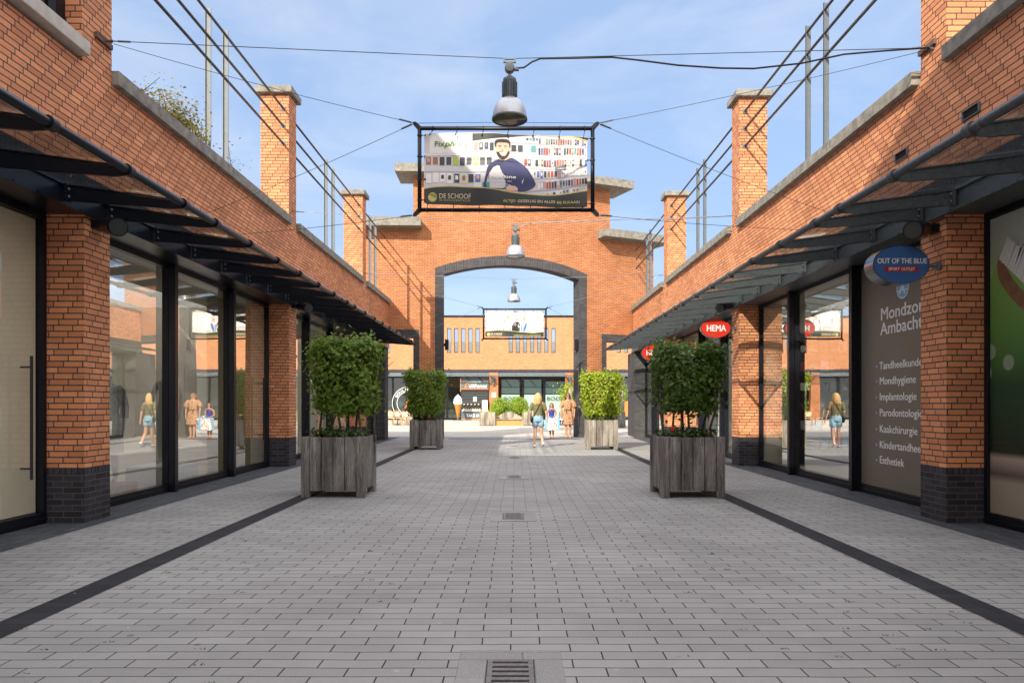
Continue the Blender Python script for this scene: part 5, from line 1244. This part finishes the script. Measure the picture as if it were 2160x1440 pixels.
def cloft(t, name, rings, m, k, n=20, wob=0, parent=None):
    L = world_loc(t); mb = MB(); mb.loft([(L.x+a*k, L.y+b*k, L.z+c*k, d*k, e*k) for a, b, c, d, e in rings], n)
    if wob:
        mb.v = [(x + wob*math.sin((x-L.x)*40+z*9)*.5, y + wob*math.sin(math.atan2(y-L.y, x-L.x)*7+z*4), z) for x, y, z in mb.v]
    return mb.build(name, m, parent or t, smooth=True)
def limb(t, name, pts, rs, m, k, extra=None):
    mb = MB(); mb.tube([W(t, (a*k, b*k, c*k)) for a, b, c in pts], [r*k for r in rs], 14)
    if extra: extra(mb)
    return mb.build(name, m, t, smooth=True)
def face(t, k, y0, fwd, glasses=False, m_=None):
    f = -fwd; L = world_loc(t)
    mb = MB()
    if glasses: 
        for s in (-1, 1): mb.ellip((L.x+s*.033*k, L.y+(y0+f*.083)*k, L.z+1.592*k), .030*k, .012*k, .022*k, 12, 6)
        mb.box(L.x-.06*k, L.x+.06*k, L.y+(y0+f*.078)*k, L.y+(y0+f*.086)*k, L.z+1.600*k, L.z+1.606*k)
        mb.build('sunglasses', M['sunglass'], t, smooth=True)
    else:
        for s in (-1, 1): mb.ellip((L.x+s*.028*k, L.y+(y0+f*.082)*k, L.z+1.592*k), .011*k, .006*k, .008*k, 8, 5)
        mb.build('eyes', M['sunglass'], t, smooth=True)
    mb = MB(); mb.ellip((L.x, L.y+(y0+f*.088)*k, L.z+1.565*k), .012*k, .018*k, .022*k, 8, 6); mb.build('nose', M['skin'], t, smooth=True)
    mb = MB(); mb.ellip((L.x, L.y+(y0+f*.076)*k, L.z+1.527*k), .024*k, .008*k, .007*k, 8, 5); mb.build('mouth', mat('lips', (.45,.12,.10), .5), t, smooth=True)
    for s in (-1, 1):
        mb = MB(); mb.ellip((L.x+s*.074*k, L.y+(y0)*k, L.z+1.57*k), .010*k, .018*k, .030*k, 8, 6); mb.build('ear', M['skin'], t, smooth=True)
def hair(t, k, y0, fwd, m, length, seed, w_=.115):
    """strands over a skull cap"""
    f = -fwd; L = world_loc(t); mb = MB(); rg = random.Random(seed)
    mb.ellip((L.x, L.y+(y0-f*.016)*k, L.z+1.618*k), .084*k, .092*k, .088*k, 18, 12)
    for q in range(90):
        a = rg.uniform(.18*math.pi, .82*math.pi) if q % 3 else rg.choice((rg.uniform(.03,.2), rg.uniform(.8,.97)))*math.pi
        cx, cy = math.cos(a), -f*math.sin(a)         # behind and beside the head
        l = length*rg.uniform(.75, 1.05); wv = rg.uniform(0, 6)
        pts = []
        for i in range(7):
            u = i/6; rad = (.070 + (w_-.075)*min(1, u*2.2)) ; z = 1.665 - u*(l+.06)
            pts.append((L.x+(cx*rad*(1 if u < .7 else 1-.25*(u-.7))+.006*math.sin(wv+u*11))*k, L.y+(y0*.9+cy*(rad+.012)+.006*math.cos(wv+u*9))*k, L.z+z*k))
        mb.tube(pts, [.010*k,.013*k,.014*k,.013*k,.012*k,.009*k,.003*k], 5)
    return mb.build('hair', m, t, smooth=True)

# woman walking away
fx_, fy_ = ax(1135, 21.9), 21.9
t = thing('person', 'woman walking away in an olive t-shirt and light denim shorts', 'person', (fx_, fy_, 0), 'people walking through the gateway')
t.location.z = .0
legs = [((-.085,.03,.48), (-.115,.02,.085), (-.12,.13,.035)), ((.10,-.0,.47), (.145,-.17,.15), (.15,-.10,.06))]
arms = [((-.235,-.01,1.10), (-.215,.16,.93)), ((.245,-.02,1.10), (.30,.03,.87))]
b, k = figure(t, 1.70, -1, None, legs, arms, M['skin'])
cloft(t, 'tshirt', [(0,0,.93,.150,.112),(0,0,1.0,.148,.110),(0,0,1.10,.140,.100),(0,0,1.22,.152,.108),(0,0,1.33,.168,.104),(0,0,1.395,.150,.085),(0,0,1.43,.085,.062),(0,0,1.445,.055,.05)], M['olive'], k, wob=.006)
limb(t, 'sleeve', [(-.14,0,1.395),(-.185,0,1.33),(-.215,-.005,1.20),(-.222,-.005,1.16)], [.052,.064,.060,.060], M['olive'], k); limb(t, 'sleeve', [(.14,0,1.395),(.185,0,1.33),(.22,-.005,1.20),(.227,-.005,1.16)], [.052,.064,.060,.060], M['olive'], k)
cloft(t, 'denim_shorts', [(0,0,.80,.165,.125),(0,0,.86,.170,.130),(0,0,.93,.160,.122),(0,0,1.01,.142,.106)], M['denim'], k)
limb(t, 'denim_shorts_leg', [(-.085,0,.88),(-.088,.01,.76),(-.088,.02,.645)], [.098,.100,.098], M['denim'], k); limb(t, 'denim_shorts_leg', [(.085,0,.88),(.092,.0,.76),(.098,.0,.645)], [.098,.100,.098], M['denim'], k)
hair(t, k, .0, -1, M['blonde'], .30, 3, .12)
for (a, b_) in (((-.115,.0,.04), (-.12,.16,.035)), ((.145,-.21,.12), (.15,-.08,.04))):
    limb(t, 'shoe', [(a[0],a[1]-.03,a[2]),(a[0],a[1],a[2]+.015),((a[0]+b_[0])/2,(a[1]+b_[1])/2,(a[2]+b_[2])/2),b_], [.03,.042,.042,.028], M['shoe'], k)
# crossbody bag
t2 = thing('crossbody_bag', 'small black crossbody bag on the hip of the woman in shorts', 'bag', W(t, (-.19, -.05, .86)))
mb = MB(); mb.ellip(W(t, (-.195,-.04,.87)), .05, .085, .11, 14, 8); mb.build('bag_pouch', M['black'], t2, smooth=True)
mb = MB(); mb.tube([W(t, p) for p in ((.10,-.085,1.42),(.06,-.112,1.36),(0,-.122,1.24),(-.08,-.118,1.10),(-.16,-.09,.97))], .010, 6); mb.build('strap', M['black'], t2, smooth=True)

# woman in the print dress
t = thing('person', 'woman in sunglasses and a belted brown print dress', 'person', (ax(1198, 27.9), 27.9, -.0), 'people walking through the gateway')
legs = [((-.075,-.02,.48), (-.06,-.03,.08), (-.07,-.14,.03)), ((.085,.0,.48), (.075,.03,.08), (.10,-.08,.03))]
arms = [((-.25,.0,1.10), (-.265,-.07,.86)), ((.25,.02,1.11), (.235,-.02,.86))]
b, k = figure(t, 1.80, 1, None, legs, arms, M['skin2'])
cloft(t, 'print_dress', [(0,0,.50,.235,.16),(0,0,.56,.225,.155),(0,0,.75,.195,.14),(0,0,.92,.172,.125),(0,0,1.03,.135,.100),(0,0,1.07,.132,.098),(0,0,1.12,.145,.105),(0,0,1.25,.165,.115),(0,0,1.34,.178,.108),(0,0,1.40,.150,.085),(0,0,1.44,.07,.06)], M['leopard'], k, n=28, wob=.018)
limb(t, 'flutter_sleeve', [(-.14,0,1.40),(-.20,0,1.33),(-.245,0,1.20),(-.255,0,1.17)], [.055,.075,.085,.088], M['leopard'], k); limb(t, 'flutter_sleeve', [(.14,0,1.40),(.20,0,1.33),(.245,0,1.20),(.255,0,1.17)], [.055,.075,.085,.088], M['leopard'], k)
mb = MB(); L = world_loc(t); mb.loft([(L.x,L.y,L.z+1.035*k,.146*k,.112*k),(L.x,L.y,L.z+1.065*k,.146*k,.112*k)], 20); mb.tube([W(t,(-.06*k,-.125*k,1.05*k)), W(t,(-.07*k,-.14*k,.97*k)), W(t,(-.05*k,-.14*k,.92*k))], .012, 6); mb.tube([W(t,(-.06*k,-.125*k,1.05*k)), W(t,(-.09*k,-.14*k,1.07*k))], .014, 6); mb.build('belt', M['black'], t, smooth=True)
mb = MB(); mb.poly([W(t,(-.045*k,-.119*k,1.41*k)), W(t,(0,-.125*k,1.30*k)), W(t,(.045*k,-.119*k,1.41*k)), W(t,(0,-.10*k,1.44*k))]); mb.build('neckline', M['skin2'], t)
hair(t, k, .0, 1, M['brownhair'], .30, 8, .11)
face(t, k, .0, 1, glasses=True)
for s in (-1, 1):
    a = (-.06,-.0,.03) if s < 0 else (.075,.05,.03)
    limb(t, 'sandal', [(a[0],a[1]+.03,.02),(a[0],a[1],.03),(a[0]-.01,a[1]-.1,.022),(a[0]+.01*s,a[1]-.17,.018)], [.028,.036,.038,.026], M['tanshoe'], k)
t2 = thing('patterned_bag', 'small red white and blue bag held by the woman in the dress', 'bag', W(t, (-.33*k, -.1, .68*k)))
mb = MB(); c = W(t, (-.36*k,-.12,.66*k)); Mx = Matrix.Rotation(R(25), 3, 'Y'); mb.obox(c, .17, .035, .13, Mx); o = mb.build('bag_body', M['bagprint'], t2, bevel=.02)
mb = MB(); mb.tube([(c[0]-.06,c[1],c[2]+.10), W(t, (-.275*k,-.09,.79*k)), (c[0]+.12,c[1],c[2]+.14)], .008, 6); mb.build('handle', M['white'], t2, smooth=True)

# girl in the blue top
t = thing('person', 'young girl in a blue sleeveless top looking to the side', 'person', (ax(1163.5, 27.9), 27.9, 0), 'people walking through the gateway')
legs = [((-.07,-.02,.48), (-.06,-.02,.08), (-.08,-.13,.03)), ((.075,-.0,.48), (.075,.03,.08), (.09,-.09,.03))]
arms = [((-.22,.02,1.11), (-.09,-.17,1.0)), ((.22,.02,1.11), (.09,-.17,1.0))]
b, k = figure(t, 1.40, 1, None, legs, arms, M['skin2'])
cloft(t, 'sleeveless_top', [(0,0,.93,.145,.108),(0,0,1.07,.128,.095),(0,0,1.25,.142,.105),(0,0,1.33,.135,.092),(0,0,1.40,.10,.075)], M['royal'], k, wob=.003)
for s in (-1, 1): limb(t, 'shoulder_strap', [(s*.09,-.085,1.34),(s*.095,-.02,1.44),(s*.09,.06,1.36)], [.018,.016,.018], M['royal'], k)
cloft(t, 'skirt', [(0,0,.58,.20,.15),(0,0,.75,.178,.135),(0,0,.95,.142,.108)], M['floral'], k, wob=.012)
hair(t, k, .0, 1, M['brownhair'], .22, 12, .10)
face(t, k, .0, 1)
for s in (-1, 1):
    a = (-.06,-.0,.03) if s < 0 else (.075,.05,.03)
    limb(t, 'sandal', [(a[0],a[1]+.03,.02),(a[0],a[1],.03),(a[0]-.01,a[1]-.1,.022),(a[0]+.01*s,a[1]-.16,.018)], [.028,.036,.036,.024], M['tanshoe'], k)
t2 = thing('shopping_bag', 'large white and blue printed shopping bag carried before the girl', 'bag', W(t, (-.0, -.25, .40)))
c = W(t, (.02,-.24,.56)); mb = MB(); mb.obox(c, .27, .05, .25, Matrix.Identity(3)); mb.build('bag_body', M['floral'], t2, bevel=.02)
mb = MB(); mb.obox((c[0]-.25,c[1]-.052,c[2]), .035, .004, .24, Matrix.Identity(3)); mb.obox((c[0]+.25,c[1]-.052,c[2]), .035, .004, .24, Matrix.Identity(3)); mb.obox((c[0],c[1]-.052,c[2]+.225), .215, .004, .02, Matrix.Identity(3)); mb.build('blue_border', M['skyblue'], t2)
mb = MB(); mb.tube([(c[0]-.1,c[1],c[2]+.24),(c[0]-.07,c[1],c[2]+.31),(c[0]+.07,c[1],c[2]+.31),(c[0]+.1,c[1],c[2]+.24)], .008, 6); mb.build('handle', M['skyblue'], t2, smooth=True)

# shop mannequins
def mannequin(label, x, y, H, dressed, z0=.02):
    t = thing('mannequin', label, 'mannequin', (x, y, z0), 'mannequins in the clothes shop window')
    legs = [((-.085,-.01,.48), (-.09,.0,.08), (-.10,-.11,.03)), ((.085,.0,.48), (.10,.02,.08), (.12,-.09,.03))]
    arms = [((-.24,.02,1.10), (-.24,-.05,.86)), ((.24,.02,1.10), (.24,-.03,.86))]
    b, k = figure(t, H, 1, None, legs, arms, M['mannequin'])
    if dressed:
        cloft(t, 'knitted_dress', [(0,0,.45,.22,.17),(0,0,.75,.19,.15),(0,0,1.05,.15,.11),(0,0,1.25,.17,.12),(0,0,1.38,.16,.10),(0,0,1.44,.07,.06)], M['dress'], k, wob=.01)
        for s in (-1, 1): limb(t, 'sleeve', [(s*.14,0,1.39),(s*.19,0,1.32),(s*.235,.015,1.10),(s*.245,-.02,.95)], [.05,.062,.058,.055], M['dress'], k)
mannequin('mannequin in a grey knitted dress behind the first clothes shop pane', -5.95, 10.25, 1.72, True, .19)
mannequin('bare white mannequin on the low plinth behind the second clothes shop pane', -5.95, 11.95, 1.70, False, .325)

# ---------------------------------------------------------------- plaza furniture
def cafe_chair(label):
    t = thing('cafe_chair', label, 'chair', (0,0,0), 'rattan chairs on the cafe terrace')
    w = MB(); w.box(-.22,.22,-.21,.21,.44,.47); w.build('seat', M['cream'], t, local=True, bevel=.01)
    for sx in (-1, 1):
        for sy in (-1, 1):
            w = MB(); w.tube([(sx*.19,sy*.18,.45),(sx*.22,sy*.23,0)], .017, 7); w.build('leg', M['rattan'], t, local=True, smooth=True)
    w = MB(); w.tube([(-.20,.19,.45),(-.21,.25,.75),(-.15,.28,.90),(0,.29,.93),(.15,.28,.90),(.21,.25,.75),(.20,.19,.45)], .017, 7); w.tube([(-.22,.19,.66),(-.25,0,.66),(-.22,-.2,.63),(-.19,-.2,.45)], .014, 6); w.tube([(.22,.19,.66),(.25,0,.66),(.22,-.2,.63),(.19,-.2,.45)], .014, 6)
    fr = w.build('back_frame', M['rattan'], t, local=True, smooth=True)
    w = MB(); w.box(-.18,.18,.245,.262,.55,.86); w.build('woven_back', M['cream'], fr, local=True)
    return t
ch0 = cafe_chair('rattan chair at the picture-left end of the cafe terrace, nearest')
cps = [(-7.95, 44.6, .3), (-7.35, 45.0, 2.4), (-7.7, 46.2, 1.2), (-6.85, 45.9, -1.8), (-7.0, 44.3, 3.4), (-8.4, 47.0, .4), (-7.2, 47.4, 2.9), (-8.9, 45.3, 1.9), (-6.5, 47.2, .9)]
cl = ['rattan chair at the left end of the cafe terrace, nearest the dark end wall', 'rattan chair turned towards the viewer at the first cafe table', 'rattan chair in the middle of the terrace behind the first table', 'rattan chair half hidden by the far left planter', 'rattan chair facing away, nearest the far left planter', 'rattan chair far back at the second cafe table', 'rattan chair at the right of the second cafe table', 'rattan chair farthest left, behind the dark end wall', 'rattan chair farthest right, by the arch foot']
ch0.location = (*cps[0][:2], 0); ch0.rotation_euler = (0,0,cps[0][2]); ch0['label'] = cl[0]
for (x, y, r), lab in zip(cps[1:], cl[1:]): dup(ch0, (x, y, 0), lab, rotz=r)
t = thing('cafe_table', 'small round cafe table in front of the terrace chairs', 'table', (-7.6, 45.4, 0), 'cafe tables on the terrace')
w = MB(); w.lathe([(0,.72),(.33,.72),(.34,.735),(.33,.75),(0,.75)], n=20); w.build('table_top', M['white'], t, local=True)
w = MB(); w.tube([(0,0,0),(0,0,.73)], .03, 8); w.build('column', M['steel'], t, local=True)
w = MB(); w.lathe([(0,0),(.22,0),(.2,.03),(0,.04)], n=16); w.build('foot', M['steel'], t, local=True)
dup(t, (-7.9, 47.1, 0), 'small round cafe table farther back on the terrace')

# round bakery emblem on the glass beyond the chairs
EY = FY-.02
def femb(name, lab, cat): return thing(name, lab, cat, (fx(860), EY, fz(850)))
t = femb('window_emblem', 'round white ring emblem with an orange letter on the cafe glass', 'emblem')
cx, cz = fx(862), fz(850)
def ringm(r0, r1, m, n=40, y=EY, name='ring'):
    w = MB(); vs = [(cx+r0*math.cos(2*math.pi*i/n), y, cz+r0*math.sin(2*math.pi*i/n)) for i in range(n)]+[(cx+r1*math.cos(2*math.pi*i/n), y, cz+r1*math.sin(2*math.pi*i/n)) for i in range(n)]
    w.add(vs, [(i,(i+1)%n,n+(i+1)%n,n+i) for i in range(n)]); w.build(name, m, t)
s_ = FY/F
ringm(34*s_, 35*s_, M['white'], name='outer_ring'); ringm(24*s_, 25*s_, M['white'], name='inner_ring')
text('D', 26*s_/.7, face_cam(fx(851), EY-.01, fz(860)), M['orange'], t, shear=.3, bold=.02)
for k, chx in enumerate('BOULANGERIE'):
    a = R(150-k*12); r = 26.5*s_; Mx = Matrix.Translation((cx+r*math.cos(a), EY-.01, cz+r*math.sin(a))) @ Matrix.Rotation(-(a-R(90)),4,'Y') @ Matrix.Rotation(R(90),4,'X')
    text(chx, .32, Mx, M['white'], t, align='CENTER', bold=.006)

# bakery kiosk front
KY = FY-.35
t = thing('bakery_kiosk', 'dark take away counter of the bakery under its script sign', 'kiosk', (fx(1000), KY, 0))
w = MB(); w.box(fx(972), fx(1031), KY+.05, KY+.12, 0, fz(795)); w.build('back_panel', M['black'], t)
w = MB(); w.box(fx(973), fx(1031), KY-.06, KY+.02, fz(821), fz(802)); w.build('sign_board', M['slate'], t)
w = MB(); w.box(fx(973), fx(1031), KY-.07, KY-.04, fz(821.5), fz(820.3)); w.box(fx(971.5), fx(973), KY-.07, KY+.02, fz(826), fz(799)); w.build('orange_edge', M['orange'], t)
for k in range(6): w = MB(); w.box(fx(976), fx(1029), KY+.0, KY+.05, fz(829+k*3.4+.7), fz(829+k*3.4)); w.build('slat', M['galv'] if k % 2 else M['slate'], t)
w = MB(); w.box(fx(974), fx(1031), KY-.15, KY+.02, 0, fz(868)); w.build('counter_front', M['slate'], t)
w = MB(); w.box(fx(974), fx(1031), KY-.16, KY-.14, fz(884.3), fz(882.8)); w.build('counter_stripe', M['orange'], t)
w = MB(); w.box(fx(975), fx(1017), KY-.20, KY+.0, fz(866.5), fz(864.5)); w.build('counter_top', M['white'], t)
w = MB()
for k in range(8): w.ellip((fx(979+k*4.8), KY-.06, fz(862.5)), .08, .06, .05, 8, 5); 
for k in range(5): w.ellip((fx(980+k*7.5), KY-.06, fz(852.5)), .09, .06, .05, 8, 5)
w.build('pastries', M['cream'], t)['kind'] = 'stuff'
w = MB(); w.box(fx(975), fx(1017), KY-.1, KY, fz(849.5), fz(848.3)); w.build('display_shelf', M['galv'], t)
w = MB(); w.box(fx(998.7), fx(1006), KY-.03, KY-.02, fz(846.5), fz(837)); w.build('paper_notice', M['white'], t)
w = MB(); w.box(fx(1017.5), fx(1029), KY-.25, KY-.2, fz(868), fz(844)); mb_ = w.build('menu_board', M['white'], t)
w = MB(); 
for k in range(3): w.box(fx(1019.5+k*3.3), fx(1021.3+k*3.3), KY-.26, KY-.252, fz(847.8), fz(845.8))
for k in range(4): w.box(fx(1019), fx(1028), KY-.26, KY-.252, fz(851+k*4.2+.5), fz(851+k*4.2))
w.build('menu_print', M['black'], mb_)
btext('élifrance', 989.3, 817.5, 8.0, M['white'], KY, .065, t, wpx=36, bold=.006, shear=.35)
btext('D', 979, 817.5, 10.5, M['orange'], KY, .066, t, wpx=8.5, bold=.01, shear=.35)
btext('BOULANGERIE & COFFEE', 989, 806.8, 2.2, M['white'], KY, .065, t, wpx=25)
btext('TAKE AWAY', 984, 879, 6.0, M['white'], KY, .155, t, wpx=42, bold=.012)

# giant ice cream cone
CYy = FY-1.9
t = thing('ice_cream_sculpture', 'giant soft ice cream cone standing before the bakery kiosk', 'ice cream cone', (ax(966,CYy), CYy, 0))
x = ax(966,CYy); z = lambda p: az(p, CYy)
w = MB(); w.lathe([(.02,.05),(.04,.06),(.30,z(853)),(.33,z(852.5))], (x,CYy,0), 18); w.build('waffle_cone', M['cone'], t, smooth=True)
w = MB(); w.lathe([(.30,z(853)),(.37,z(850)),(.38,z(847)),(.33,z(845)),(.35,z(842)),(.30,z(840)),(.24,z(839)),(.25,z(837)),(.14,z(835)),(.05,z(832.5)),(.0,z(831))], (x,CYy,0), 20); w.build('ice_cream', M['white'], t, smooth=True)
w = MB(); w.lathe([(0,0),(.42,0),(.42,.03),(.1,.07),(.03,.10),(0,.1)], (x,CYy,0), 18); w.build('base_plate', M['galv'], t)

# fashion shop lettering on mint film
t = thing('window_lettering', 'mint green window film with large dark lettering, behind the people', 'window film', (fx(1120), FY, fz(880)))
for a, b_ in ((1058, 1096), (1101, 1142), (1146, 1190)):
    w = MB(); w.box(fx(a), fx(b_), FY+.09, FY+.10, fz(884), fz(832)); w.build('film_sheet', M['mint'], t)
    w = MB(); w.box(fx(a), fx(b_), FY+.09, FY+.10, fz(830), fz(800 if a < 1140 else 804)); w.build('dark_upper_film', M['dkmint'], t)
for a in (1062, 1153):
    cu = btext('BODE', a, 844, 7.5, M['black'], FY, .04, t, wpx=34, bold=.0)
panel('hygiene_notice', 'small white and green notice on the orange plaza pillar', 'notice', fx(1037), fx(1047), FY-.28, FY-.252, fz(838.5), fz(827), M['mint'])

# plaza planters with bench and box balls
def plank_box(t, name, x0, x1, y0, y1, h, m='wood_lt'):
    w = MB(); n = max(3, round((x1-x0)/.16)); d = (x1-x0)/n
    for k in range(n): w.box(x0+k*d+.006, x0+(k+1)*d-.006, y0, y1, .05+.01*(k % 2), h)
    w.box(x0-.04, x0+.03, y0-.02, y1+.02, 0, h+.01); w.box(x1-.03, x1+.04, y0-.02, y1+.02, 0, h+.01)
    return w.build(name, M[m], t)
BYp = 44.0
for a, c, lab in ((1012, 1043, 'pale wooden plaza planter at the left end of the bench'), (1103, 1134, 'pale wooden plaza planter at the right end of the bench'), (1182, 1222, 'pale wooden plaza planter behind the woman in the dress'), (1290, 1318, 'grey wooden plaza planter beyond the lime hornbeam')):
    Yp = BYp if a < 1290 else 40
    t = thing('plaza_planter', lab, 'planter', (ax((a+c)/2,Yp), Yp+.4, 0), 'wooden planters on the plaza')
    plank_box(t, 'plank_box', ax(a,Yp), ax(c,Yp), Yp, Yp+.9, az(869,Yp), 'wood_lt' if a < 1290 else 'wood')
    w = MB(); w.box(ax(a,Yp)+.06, ax(c,Yp)-.06, Yp+.06, Yp+.84, .3, az(869,Yp)-.05); w.build('soil', M['soil'], t)
    g = leaves('ground_cover', M['leaf_b'], None, (ax((a+c)/2,Yp), Yp+.45, az(868,Yp)), (ax(c,Yp)-ax(a,Yp)-.1, .7, .16), 160, .1, int(a)); tag(g, 'low green plants in the plaza planter', 'ground cover', kind='stuff')
t = thing('plaza_bench', 'curved pale wooden bench between two plaza planters', 'bench', (ax(1073,BYp), BYp+.5, 0))
w = MB(); w.box(ax(1044,BYp), ax(1102,BYp), BYp+.05, BYp+.55, .38, .44); w.build('seat', M['wood_lt'], t)
w = MB(); w.box(ax(1044,BYp), ax(1102,BYp), BYp+.15, BYp+.2, .0, .38); w.build('seat_front', M['rattan'], t)
bx0, bx1 = ax(1044,BYp), ax(1102,BYp); w = MB(); n = 11
for k in range(n):
    u0, u1 = k/n, (k+1)/n; um = (u0+u1)/2; h = .55+.32*math.sin(um*math.pi)**1.5
    w.box(bx0+(bx1-bx0)*u0+.006, bx0+(bx1-bx0)*u1-.006, BYp+.55, BYp+.62, .44, h)
w.build('backrest', M['wood_lt'], t)
for px, py, rr_, lab, sd in ((1055, 858, 21, 'left bright green clipped box ball behind the bench', 31), (1093, 857.5, 23, 'right, slightly larger bright green box ball behind the bench', 32)):
    Yb = 45.6; r = rr_*Yb/F
    t = thing('box_ball', lab, 'clipped shrub', (ax(px,Yb), Yb, 0), 'clipped box balls behind the bench')
    leaves('foliage', M['leaf_b'], t, (ax(px,Yb), Yb, az(py,Yb)), (2*r, 1.9*r, 2.05*r*.95), 3200, .075, sd, shape='ball', shell=.22, stray=.03)
    w = MB(); w.tube([(ax(px,Yb),Yb,0),(ax(px,Yb),Yb,az(py,Yb))], [.05,.03], 7); w.build('trunk', M['bark'], t)
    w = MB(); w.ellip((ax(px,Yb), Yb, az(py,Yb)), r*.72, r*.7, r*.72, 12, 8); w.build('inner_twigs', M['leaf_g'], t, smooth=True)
# pergola frame with climbers, right of the arch opening
Yp = 41.0
t = thing('wooden_pergola', 'pale wooden frame standing among leaves behind the right arch leg', 'pergola', (ax(1215,Yp), Yp, 0))
for px in (1203, 1311): w = MB(); w.box(ax(px-3,Yp), ax(px+3,Yp), Yp, Yp+.16, 0, az(819,Yp)); w.build('post', M['wood_lt'], t)
w = MB(); w.box(ax(1206,Yp), ax(1308,Yp), Yp+.01, Yp+.15, az(824,Yp), az(819,Yp)); w.build('beam', M['wood_lt'], t)
for (px, py, dx, dz, n, lab, sd) in ((1203, 832, 1.5, 1.5, 1500, 'leafy green tree crown left of the pergola post', 51), (1300, 830, 1.5, 1.6, 1300, 'leafy green tree crown beyond the lime hornbeam', 52)):
    Yt = Yp+1.2; t = thing('plaza_tree', lab, 'tree', (ax(px,Yt), Yt, 0), 'small trees on the plaza')
    leaves('crown', M['leaf_b'], t, (ax(px,Yt), Yt, az(py,Yt)), (dx, 1.2, dz), n, .12, sd, shape='ball', shell=.9, stray=.3)
    w = MB(); w.tube([(ax(px,Yt),Yt,0),(ax(px,Yt)+.05,Yt,1),(ax(px,Yt)-.05,Yt,az(py,Yt))], [.07,.05,.03], 7); w.build('trunk', M['bark'], t, smooth=True)
panel('orange_pillar_box', 'orange box standing beyond the lime hornbeam', 'box', ax(1319,46), ax(1326,46), 46, 46.4, .55, 1.55, M['orange'], bevel=.02)
# two double plaza lamps, met as reflections in the shop glass
t = thing('plaza_lamp_post', 'grey lamp post with two bell lamps on the plaza', 'street lamp', (-11.5, 36, 0))
w = MB(); w.tube([(-11.5,36,0),(-11.5,36,4.6)], .06, 10); w.tube([(-11.9,36,4.0),(-11.9,36,4.5),(-11.7,36,4.75),(-11.5,36,4.6),(-11.3,36,4.75),(-11.1,36,4.5),(-11.1,36,4.0)], .03, 8); w.build('pole', M['galv'], t, smooth=True)
for x in (-11.9, -11.1):
    w = MB(); w.lathe([(.05,0),(.07,-.3),(.12,-.34),(.3,-.6)], (x,36,4.0), 20); w.build('bell_shade', M['alu'], t, smooth=True)
